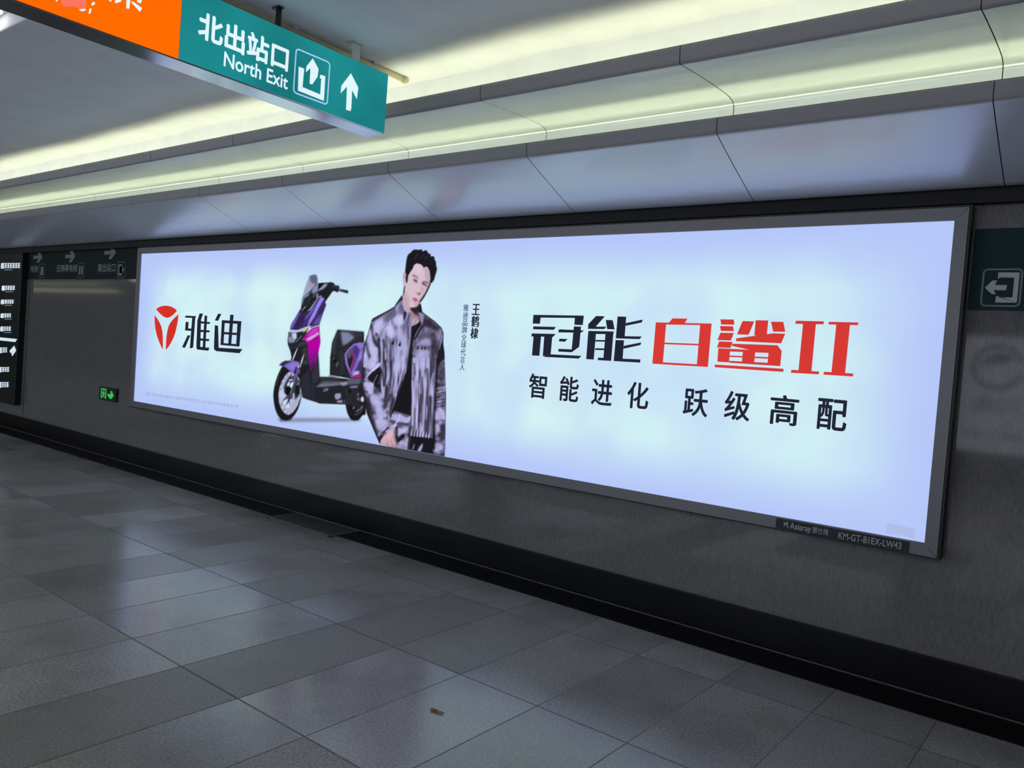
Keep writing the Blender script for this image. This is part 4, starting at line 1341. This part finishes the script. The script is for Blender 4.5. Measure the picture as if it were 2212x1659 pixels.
# near (left) jacket front
crumple(reg(M1, [(820, 300), (960, 170), (1010, 330), (1050, 420), (1180, 450), (1160, 720), (1140, 1000), (1110, 1300), (1050, 1700), (940, 1900), (560, 1800), (480, 1500), (470, 950), (340, 760), (300, 620), (480, 480)], 0.8), (84, 80, 102), (150, 147, 184), (198, 198, 240), 0.5 * st1 + 0.6 * st2)
crumple(reg(M2, [(440, -40), (880, -60), (850, 110), (800, 330), (720, 520), (640, 770), (590, 900), (540, 960), (480, 860), (430, 620), (400, 300)], 0.8), (66, 62, 80), (140, 137, 172), (190, 190, 234), 0.9 * st1 + 0.4 * st2)
# far (right) jacket front
crumple(reg(M1, [(1320, 430), (1420, 470), (1640, 640), (1800, 790), (1830, 900), (1790, 1100), (1720, 1300), (1690, 1700), (1170, 1700), (1180, 1330), (1210, 1130), (1240, 960), (1390, 740)], 0.8), (70, 66, 82), (120, 116, 142), (166, 164, 202), 0.5 * st2 + 0.4 * st3)
crumple(reg(M2, [(945, -60), (1370, -60), (1350, 500), (1300, 1320), (1180, 1300), (920, 1280), (930, 800), (940, 300)], 0.7), (70, 66, 84), (140, 137, 172), (192, 192, 236), 1.0 * st1 + 0.3 * st2)
# near sleeve
crumple(reg(Mm, [(150, 590), (200, 600), (215, 720), (215, 850), (205, 960), (170, 1030), (165, 1080), (230, 1150), (290, 1330), (305, 1390), (235, 1450), (200, 1470), (140, 1320), (100, 1160), (84, 1080), (82, 960), (95, 800), (125, 690)], 0.8), (80, 76, 96), (148, 145, 182), (196, 196, 238), 0.5 * st2 + 0.6 * st3)
# far sleeve
crumple(reg(Mm, [(668, 790), (690, 830), (700, 1080), (700, 1250), (694, 1600), (612, 1590), (618, 1450), (612, 1200), (620, 1050), (640, 900)], 0.8), (62, 58, 74), (122, 119, 148), (178, 176, 218), 0.7 * st3 + 0.4 * st2)

# folds and lights: upper left
sh(M1, [(300, 600), (480, 480), (600, 420), (820, 300), (830, 330), (700, 420), (560, 500), (400, 600), (330, 650)], (70, 66, 82), 1.4)
sh(M1, [(360, 740), (380, 680), (520, 560), (560, 600), (540, 760), (470, 900), (420, 880)], (186, 186, 232), 2.4)
sh(M1, [(600, 480), (800, 350), (850, 420), (820, 500), (640, 640), (590, 600)], (104, 100, 130), 3.0, 0.8)
sh(M1, [(600, 740), (720, 690), (790, 740), (830, 900), (760, 1010), (640, 930)], (196, 196, 242), 3.0, 0.85)
sh(M1, [(800, 560), (930, 490), (1000, 560), (990, 680), (880, 730), (800, 660)], (192, 192, 238), 2.4, 0.85)
sh(M1, [(790, 700), (850, 760), (830, 820), (790, 780)], (120, 116, 148), 2.0, 0.8)
sh(M1, [(850, 780), (950, 740), (1000, 900), (1000, 1040), (900, 1050), (840, 920)], (176, 176, 222), 3.0, 0.8)
sh(M1, [(300, 680), (340, 720), (350, 900), (420, 1040), (470, 1150), (430, 1180), (350, 1080), (310, 900)], (64, 60, 76), 1.8, 0.85)
sh(M1, [(400, 860), (450, 880), (470, 950), (420, 950)], (92, 88, 112), 1.5)
sh(M1, [(240, 860), (280, 760), (320, 900), (340, 1080), (420, 1180), (470, 1250), (440, 1500), (340, 1640), (260, 1500), (290, 1380), (250, 1180)], (186, 188, 234), 2.6, 0.8)
sh(M1, [(190, 1080), (230, 1100), (290, 1380), (260, 1420), (210, 1250)], (76, 72, 92), 2.0, 0.85)
sh(M1, [(130, 1480), (170, 1250), (240, 1400), (260, 1560), (180, 1600)], (178, 178, 226), 2.4, 0.8)
ln(M1, [(470, 980), (480, 1160), (490, 1400), (480, 1500)], 40, (58, 54, 70), 1.4)
ln(M1, [(560, 1000), (590, 1180), (580, 1400), (640, 1650)], 44, (70, 66, 84), 1.6, 0.8)
ln(M1, [(655, 940), (650, 1100), (640, 1300)], 30, (110, 106, 136), 1.8, 0.7)
ln(M1, [(740, 1060), (730, 1200), (710, 1400), (760, 1600)], 36, (84, 80, 102), 1.8, 0.8)
ln(M1, [(600, 1180), (610, 1400), (600, 1650)], 22, (188, 188, 234), 1.0, 0.7)
sh(M1, [(800, 1130), (880, 1120), (1090, 1140), (1060, 1640), (780, 1640)], (186, 186, 234), 4.0, 0.55)
sh(M1, [(930, 1240), (980, 1220), (970, 1340), (930, 1400)], (118, 114, 148), 2.0, 0.7)
# yoke seam, studs
ln(M1, [(475, 960), (580, 760), (690, 600), (860, 450), (960, 190)], 12, (104, 100, 130), 0.6, 0.8)
ln(M1, [(475, 935), (580, 735), (660, 640)], 8, (206, 206, 240), 0.5, 0.8)
ln(M1, [(840, 320), (950, 210)], 12, (164, 160, 200), 0.7, 0.8)
for x, y in ((765, 1075), (910, 1115), (1292, 1180), (1378, 1185), (1440, 1185)):
    A.poly(M1, [(x - 22, y + 10), (x - 4, y - 42), (x + 20, y - 34), (x + 18, y + 36), (x - 8, y + 42)], (22, 24, 34), 0.8, 0.95)
    A.poly(M1, [(x - 20, y - 22), (x - 8, y - 44), (x - 2, y - 20), (x - 16, y)], (206, 206, 240), 0.6, 0.7)
# collar
sh(M1, [(905, 70), (985, 80), (970, 170), (900, 230), (830, 310), (810, 300), (860, 150)], (74, 70, 90), 1.0)
sh(M1, [(880, 250), (950, 190), (1000, 330), (1060, 440), (1010, 500), (900, 490), (860, 380)], (132, 128, 164), 2.0, 0.9)
sh(M1, [(910, 300), (960, 260), (1000, 400), (960, 470)], (104, 102, 138), 1.6, 0.8)
sh(M1, [(1000, 420), (1060, 420), (1050, 520), (1010, 640), (990, 560)], (52, 48, 62), 1.2)
sh(M1, [(1070, 430), (1180, 450), (1160, 700), (1150, 1000), (1120, 1200), (1060, 1100), (1030, 800), (1020, 640)], (132, 130, 168), 2.0, 0.85)
ln(M1, [(1120, 480), (1080, 640), (1085, 800), (1100, 1000)], 22, (84, 82, 110), 1.0, 0.8)
ln(M1, [(1010, 640), (1060, 520), (1090, 450)], 9, (206, 206, 236), 0.5)
ln(M1, [(1150, 500), (1140, 760), (1130, 960)], 12, (176, 176, 216), 0.7, 0.8)
for i in range(14):
    y = 860 + i * 33
    A.line(M1, [(1142, y), (1166, y + 12)], 9, (120, 120, 142), 0.4, 0.7)
# right front details
sh(M1, [(1330, 430), (1440, 480), (1440, 560), (1400, 640), (1330, 640), (1320, 520)], (150, 148, 190), 1.5)
sh(M1, [(1420, 520), (1700, 720), (1780, 830), (1640, 800), (1430, 720), (1390, 700)], (66, 62, 78), 3.0, 0.85)
sh(M1, [(1430, 750), (1570, 770), (1580, 820), (1440, 800)], (132, 130, 172), 1.8, 0.8)
sh(M1, [(1330, 880), (1480, 830), (1640, 900), (1600, 960), (1380, 980), (1290, 1000)], (104, 100, 126), 3.0, 0.8)
sh(M1, [(1260, 1090), (1480, 960), (1560, 1050), (1540, 1140), (1260, 1140)], (160, 158, 200), 2.6, 0.85)
ln(M1, [(1260, 1070), (1400, 1000), (1500, 940)], 8, (100, 96, 124), 0.6, 0.7)
ln(M1, [(1215, 1150), (1400, 1140), (1720, 1165)], 9, (92, 88, 116), 0.6, 0.7)
ln(M1, [(1400, 560), (1380, 700), (1280, 860), (1215, 1010), (1195, 1150), (1170, 1330)], [36, 30, 24, 22, 20, 16], (112, 110, 142), 0.7)
ln(M1, [(1400, 540), (1370, 690), (1280, 840), (1225, 960)], 10, (206, 206, 240), 0.5)
ln(M1, [(1210, 1010), (1195, 1160)], 10, (176, 176, 212), 0.5)
ln(M1, [(1390, 700), (1300, 870), (1230, 1010)], 30, (44, 40, 50), 1.2, 0.8)
sh(M1, [(1250, 1240), (1400, 1210), (1540, 1240), (1530, 1640), (1260, 1640)], (186, 186, 232), 4.0, 0.7)
ln(M1, [(1620, 860), (1650, 1100), (1600, 1400), (1620, 1640)], 70, (72, 68, 86), 3.0, 0.7)
sh(M1, [(1700, 820), (1790, 900), (1760, 1000), (1710, 980)], (140, 138, 178), 2.2, 0.8)
ln(M1, [(1815, 920), (1790, 1050), (1755, 1220)], 14, (188, 188, 224), 0.7)
sh(M1, [(1800, 1080), (1860, 1250), (1870, 1420), (1790, 1460), (1720, 1640), (1700, 1450), (1760, 1230)], (36, 33, 42), 1.6)
# lower fronts: long folds and hem
for pts, w, col in (([(485, -20), (500, 200), (470, 430)], 44, (58, 54, 68)), ([(580, 0), (590, 240), (560, 420)], 40, (66, 62, 78)), ([(540, 430), (500, 640), (470, 820)], 40, (70, 66, 84)),
                    ([(600, 400), (560, 620), (520, 800)], 50, (62, 58, 74)), ([(520, 20), (530, 260), (500, 400)], 18, (196, 196, 238)), ([(640, 40), (620, 300), (580, 560)], 24, (184, 184, 230)),
                    ([(560, 690), (500, 880)], 20, (190, 190, 232)), ([(780, 340), (740, 440), (690, 560)], 44, (66, 62, 78)), ([(650, 620), (590, 800), (550, 920)], 30, (70, 66, 84)),
                    ([(800, 60), (750, 300), (660, 600)], 26, (192, 192, 238)), ([(720, 20), (700, 260), (640, 500)], 18, (196, 196, 240))):
    ln(M2, pts, w, col, 1.2, 0.75)
for pts, w, col in (([(985, 30), (1000, 240)], 30, (92, 88, 112)), ([(1110, 560), (1100, 820), (1080, 900)], 50, (74, 70, 90)), ([(1200, 120), (1220, 420), (1200, 760)], 44, (100, 96, 122)),
                    ([(960, 330), (970, 700), (950, 1100)], 30, (190, 190, 236)), ([(1050, 380), (1040, 760), (1010, 1180)], 26, (182, 182, 230)), ([(1160, 560), (1150, 900), (1120, 1200)], 30, (178, 178, 224)),
                    ([(1260, 600), (1240, 900), (1200, 1250)], 60, (70, 66, 84)), ([(1090, 900), (1080, 1050)], 30, (84, 80, 102)), ([(1320, 200), (1280, 340), (1260, 560)], 26, (176, 176, 222)), ([(1140, 20), (1130, 260)], 26, (192, 192, 238)), ([(1000, 800), (990, 1000)], 22, (104, 100, 128)), ([(1180, 1000), (1170, 1200)], 40, (86, 82, 104))):
    ln(M2, pts, w, col, 1.3, 0.75)
for i in range(13):
    x = 930 + i * 25
    ln(M2, [(x + 18, 1180 + i * 3), (x, 1275 + i * 5)], 10, (204, 204, 238) if i % 2 == 0 else (56, 52, 66), 0.5, 0.8)
# near sleeve: elbow pocket of shade, cuff
sh(M2, [(190, 290), (260, 200), (370, 100), (410, 130), (440, 200), (400, 330), (330, 400), (250, 360)], (30, 28, 36), 1.6)
ln(M2, [(395, 40), (330, 120), (240, 190), (170, 280)], [30, 34, 24, 14], (206, 208, 246), 0.8)
ln(M2, [(285, 395), (320, 310), (360, 230)], 10, (200, 200, 228), 0.5)
ln(M2, [(365, 400), (395, 300), (430, 200)], 9, (150, 150, 180), 0.5)
sh(M2, [(90, 90), (160, 120), (150, 300), (100, 320), (80, 200)], (52, 48, 60), 1.6, 0.85)
for i in range(6):
    ln(M2, [(85, 150 + i * 28), (180, 165 + i * 26)], 8, (110, 106, 132), 0.7, 0.6)
sh(M2, [(160, 330), (290, 400), (310, 480), (250, 560), (140, 490)], (182, 182, 228), 1.8, 0.85)
sh(M2, [(280, 470), (400, 440), (410, 560), (300, 560)], (88, 84, 106), 2.0, 0.8)
sh(M2, [(230, 590), (370, 600), (420, 740), (470, 900), (440, 980), (350, 960), (300, 760)], (178, 178, 226), 3.0, 0.85)
sh(M2, [(150, 560), (220, 640), (280, 840), (260, 980), (200, 900), (130, 640)], (58, 54, 70), 2.6, 0.85)
sh(M2, [(320, 1010), (470, 980), (540, 1110), (430, 1200), (380, 1180)], (176, 176, 222), 2.4, 0.85)
sh(M2, [(220, 960), (300, 1000), (370, 1220), (360, 1330), (280, 1140)], (66, 62, 78), 2.2, 0.85)
ln(M2, [(545, 1125), (470, 1210), (385, 1300)], 18, (40, 36, 46), 0.8)
ln(M2, [(500, 1090), (420, 1180), (385, 1270)], 8, (110, 106, 132), 0.8, 0.7)
# far sleeve: ribbed elbow
sh(M2, [(1400, 40), (1500, 60), (1505, 400), (1400, 380), (1380, 200)], (92, 88, 112), 3.0, 0.8)
ln(M2, [(1375, -60), (1365, 300), (1345, 700), (1325, 1200), (1330, 1500)], 34, (40, 37, 47), 1.2)
for i in range(13):
    y = 470 + i * 28
    ln(M2, [(1345, y + 18), (1430, y - 8), (1520, y - 22)], 11, (74, 70, 90) if i % 2 else (160, 158, 198), 0.8, 0.6)
sh(M2, [(1340, 850), (1500, 800), (1510, 960), (1400, 1000), (1340, 1010)], (180, 180, 226), 2.2, 0.8)
sh(M2, [(1340, 1060), (1430, 1060), (1420, 1200), (1345, 1240)], (172, 172, 218), 2.2, 0.8)
sh(M2, [(1430, 1120), (1510, 1050), (1515, 1330), (1420, 1360)], (74, 70, 88), 2.2, 0.8)
sh(M2, [(1340, 1400), (1450, 1380), (1480, 1520), (1340, 1560)], (176, 176, 220), 2.2, 0.8)
ln(M2, [(1520, 500), (1530, 900), (1515, 1500)], 16, (40, 37, 48), 0.8, 0.8)
# waistband, loops, keys, pocket
sh(M2, [(640, 845), (930, 925), (915, 965), (620, 880)], (112, 108, 134), 1.0)
sh(M2, [(620, 900), (740, 940), (900, 975), (900, 1050), (720, 1040), (590, 1000)], (176, 176, 220), 1.4, 0.85)
sh(M2, [(590, 1000), (720, 1045), (905, 1060), (895, 1110), (720, 1090), (555, 1045)], (92, 88, 112), 1.2, 0.85)
ln(M2, [(745, 900), (715, 1000), (630, 1130)], 22, (206, 206, 236), 0.7)
ln(M2, [(915, 940), (900, 1010)], 22, (200, 200, 232), 0.7)
ln(M2, [(690, 1130), (680, 1250), (690, 1330)], 40, (34, 31, 40), 1.2)
sh(M2, [(690, 1330), (780, 1250), (830, 1240), (820, 1300), (740, 1370), (690, 1380)], (24, 22, 29), 1.4)
sh(M2, [(710, 1150), (800, 1150), (880, 1140), (830, 1210), (740, 1260), (710, 1320)], (188, 188, 234), 2.2, 0.85)
sh(M2, [(700, 1440), (820, 1340), (880, 1300), (860, 1480), (760, 1500)], (160, 158, 200), 2.4, 0.85)
ln(M2, [(905, 1130), (900, 1300), (880, 1520)], 22, (44, 41, 52), 1.0, 0.8)
for k_ in range(4):
    ln(M2, [(650 + k_ * 10, 1140), (660 + k_ * 8, 1210), (640 + k_ * 8, 1290)], 6, (150, 150, 172), 0.4, 0.7)
# hand with bent fingers
SK, SKS, SKL = (206, 166, 178), (160, 112, 126), (222, 184, 196)
A.poly(M2, [(630, 1135), (560, 1190), (470, 1260), (415, 1350), (405, 1400), (440, 1440), (520, 1460), (580, 1475), (600, 1440), (640, 1470), (680, 1470), (670, 1400), (640, 1340), (625, 1280), (640, 1200)], SK, 0.7, clip=base)
sh(M2, [(560, 1200), (625, 1170), (620, 1270), (560, 1330), (500, 1330)], SKL, 1.8, 0.8)
sh(M2, [(430, 1340), (480, 1300), (540, 1390), (500, 1420), (430, 1400)], (214, 168, 178), 1.6, 0.7)
ln(M2, [(545, 1370), (530, 1410), (590, 1470)], 14, SKS, 0.8, 0.8)
ln(M2, [(600, 1360), (600, 1410), (640, 1470)], 14, SKS, 0.8, 0.8)
ln(M2, [(500, 1400), (540, 1450)], 12, SKS, 0.8, 0.7)
sh(M2, [(630, 1390), (680, 1440), (675, 1480), (640, 1475)], (192, 132, 140), 1.0, 0.8)
sh(M2, [(420, 1420), (520, 1455), (580, 1480), (420, 1460)], (150, 104, 116), 1.0, 0.6)
# neck
A.poly(M1, [(985, 130), (1040, 130), (1100, 300), (1260, 330), (1340, 250), (1330, 420), (1300, 520), (1320, 640), (1260, 690), (1160, 740), (1170, 560), (1180, 450), (1050, 425), (1000, 330), (960, 200)], (196, 162, 172), 0.7)
A.poly(M1, [(1090, 290), (1190, 330), (1270, 310), (1340, 240), (1380, 420), (1310, 440), (1290, 520), (1230, 480), (1150, 400)], (40, 32, 38), 1.8, 0.96)
A.poly(M1, [(1350, 240), (1385, 430), (1320, 420), (1330, 300)], (24, 22, 28), 0.8)
A.poly(M1, [(1180, 470), (1250, 500), (1270, 560), (1180, 560)], (150, 108, 116), 2.2, 0.8)
A.poly(M1, [(1010, 180), (1050, 260), (1080, 340), (1040, 410), (1000, 330)], (208, 176, 184), 1.8, 0.8)
A.line(M1, [(1300, 500), (1240, 640), (1170, 840)], 7, (48, 40, 48), 0.4, 0.8)
A.line(M1, [(1320, 520), (1280, 640), (1210, 790)], 6, (176, 170, 188), 0.4, 0.7)
# head
A.poly(Fc, [(345, 980), (300, 1180), (330, 1380), (420, 1480), (480, 1380)], (196, 164, 176), 0.7)
A.poly(Fc, [(300, 700), (330, 650), (360, 660), (375, 780), (350, 900), (320, 960), (298, 880), (290, 790)], (206, 176, 196), 0.7, smooth=True)
A.poly(Fc, [(310, 720), (340, 690), (352, 760), (330, 830)], (168, 124, 146), 1.2, 0.7)
A.poly(Fc, [(400, 620), (520, 470), (700, 470), (860, 560), (880, 820), (860, 960), (780, 1130), (690, 1260), (600, 1350), (530, 1400), (470, 1398), (410, 1330), (350, 1180), (335, 1020), (360, 860)], (214, 190, 204), 0.7, smooth=True)
A.poly(Fc, [(560, 500), (700, 500), (760, 570), (720, 700), (600, 700), (520, 640)], (222, 200, 214), 3.0, 0.8)
A.poly(Fc, [(740, 560), (860, 600), (870, 800), (860, 930), (790, 860), (770, 700)], (186, 156, 170), 3.0, 0.85)
A.poly(Fc, [(345, 1000), (400, 1180), (460, 1330), (430, 1350), (360, 1200)], (180, 148, 160), 2.4, 0.8)
A.poly(Fc, [(640, 1240), (780, 1100), (700, 1260), (580, 1370), (520, 1395)], (176, 140, 152), 2.2, 0.8)
A.poly(Fc, [(690, 960), (800, 1000), (760, 1130), (660, 1180), (650, 1080)], (198, 170, 184), 2.6, 0.7)
# brows, eyes
A.line(Fc, [(490, 730), (540, 740), (620, 800)], [26, 40, 22], (110, 86, 102), 1.3, 0.8)
A.line(Fc, [(700, 870), (770, 870), (830, 890)], [24, 36, 26], (96, 74, 90), 1.3, 0.85)
A.poly(Fc, [(500, 810), (560, 800), (620, 860), (590, 900), (530, 870)], (172, 138, 154), 1.8, 0.8)
A.line(Fc, [(515, 820), (560, 832), (600, 872)], [14, 26, 14], (74, 56, 72), 0.9, 0.9)
A.poly(Fc, [(545, 826), (580, 838), (576, 868), (550, 858)], (52, 40, 54), 0.9, 0.9)
A.line(Fc, [(680, 900), (740, 905), (800, 960)], [14, 26, 14], (72, 54, 70), 0.9, 0.9)
A.poly(Fc, [(722, 898), (758, 910), (752, 945), (724, 936)], (50, 38, 52), 0.9, 0.9)
A.poly(Fc, [(760, 940), (830, 880), (840, 960), (790, 1000)], (140, 108, 124), 1.8, 0.7)
A.poly(Fc, [(540, 880), (600, 890), (590, 920), (550, 910)], (196, 152, 164), 1.4, 0.7)
# nose, mouth, chin
A.line(Fc, [(660, 860), (650, 980), (640, 1090)], [10, 16, 20], (228, 208, 222), 1.4, 0.8)
A.line(Fc, [(690, 920), (672, 1020), (662, 1090)], 18, (176, 144, 158), 1.8, 0.7)
A.poly(Fc, [(560, 1080), (600, 1090), (650, 1100), (660, 1130), (610, 1145), (565, 1120)], (176, 136, 148), 1.6, 0.75)
A.poly(Fc, [(622, 1105), (660, 1090), (652, 1140), (622, 1145)], (84, 56, 66), 1.1, 0.85)
A.poly(Fc, [(492, 1210), (540, 1196), (570, 1215), (600, 1225), (590, 1250), (540, 1245)], (176, 104, 126), 1.1, 0.9)
A.poly(Fc, [(505, 1225), (560, 1240), (604, 1232), (595, 1275), (560, 1290), (525, 1270)], (188, 92, 112), 1.2, 0.9)
A.line(Fc, [(500, 1216), (550, 1240), (604, 1238)], [5, 12, 8], (122, 56, 72), 0.8, 0.85)
A.poly(Fc, [(520, 1300), (580, 1305), (560, 1330), (520, 1325)], (184, 148, 160), 1.6, 0.6)
A.poly(Fc, [(430, 1280), (520, 1330), (520, 1390), (460, 1390)], (222, 198, 210), 2.2, 0.7)
# hair
HR = (28, 26, 32)
A.poly(Fc, [(340, 650), (350, 540), (360, 450), (380, 340), (405, 285), (450, 255), (510, 190), (560, 180), (640, 190), (690, 172), (720, 225), (760, 195), (810, 210), (830, 260), (880, 280), (890, 330), (940, 320), (965, 350), (970, 400), (995, 440), (1000, 520), (1020, 590), (1005, 660), (985, 720), (960, 820), (905, 900), (890, 880), (880, 930), (820, 1060), (740, 1200), (655, 1315), (640, 1290), (760, 1110), (850, 930), (875, 800), (860, 640), (820, 560), (770, 540), (740, 580), (720, 545), (680, 500), (590, 475), (530, 510), (500, 590), (450, 660), (405, 740), (390, 860), (365, 900), (358, 800), (365, 720)], HR, 0.7)
A.poly(Fc, [(310, 1000), (330, 930), (345, 960), (330, 1070), (300, 1200), (295, 1120)], HR, 0.8)
A.poly(Fc, [(360, 760), (400, 740), (388, 850), (368, 905)], HR, 0.8)
for pts in ([(540, 420), (580, 330), (610, 260)], [(670, 400), (700, 320), (760, 290)], [(740, 410), (790, 350), (830, 340)], [(880, 520), (920, 450)], [(600, 330), (620, 240)], [(800, 400), (850, 350)]):
    A.line(Fc, pts, [8, 26, 10], (58, 58, 72), 1.4, 0.7)
A.line(Fc, [(345, 900), (330, 945)], 10, (214, 214, 230), 0.6, 0.8)
# the picture's own contrast: silver leather is bright against near black
leather = A.blur(A.mask(Mm, sil), 1.0) * (1 - A.blur(np.clip(A.mask(Fc, [(280, 150), (1060, 150), (1060, 900), (700, 1330), (660, 1700), (620, 1800), (520, 1750), (480, 1540), (300, 1300)]) + A.mask(M2, [(640, 1120), (400, 1340), (400, 1500), (700, 1500)]), 0, 1), 1.5))
g = A.c.mean(-1, keepdims=True)
t_ = np.clip((g - 30) / 190, 0, 1)
stops = np.array([(26, 25, 31), (30, 28, 36), (62, 57, 74), (116, 111, 144), (172, 170, 216), (208, 213, 252)], float)
newc = np.stack([np.interp(t_[..., 0], [0, 0.15, 0.35, 0.57, 0.78, 1.0], stops[:, i]) for i in range(3)], -1)
A.c = A.c + (newc - A.c) * leather[..., None] * 0.85
A.build('printed_man', -0.0045, poster)

# unseen light boxes added along the opposite wall to brighten the passage
for i, xa_ in enumerate((-21.5, -11.5)):
    t = empty('light_box', (xa_ + 4.2, YB, 0.7), ('unseen blank light box added as fill on the opposite wall, farther one along the passage', 'unseen blank light box added as fill on the opposite wall, nearer one of two')[i], 'light box', 'added fill boxes on the opposite wall')
    MB().box(xa_ - 0.06, xa_ + 8.56, YB, YB + 0.06, 0.64, 2.42, 0.004).build('frame', M['frame'], t)
    MB().box(xa_, xa_ + 8.5, YB + 0.061, YB + 0.066, 0.7, 2.36).build('poster', glow('fill_sheet', (0.80, 0.88, 1.0), 2.2), t)
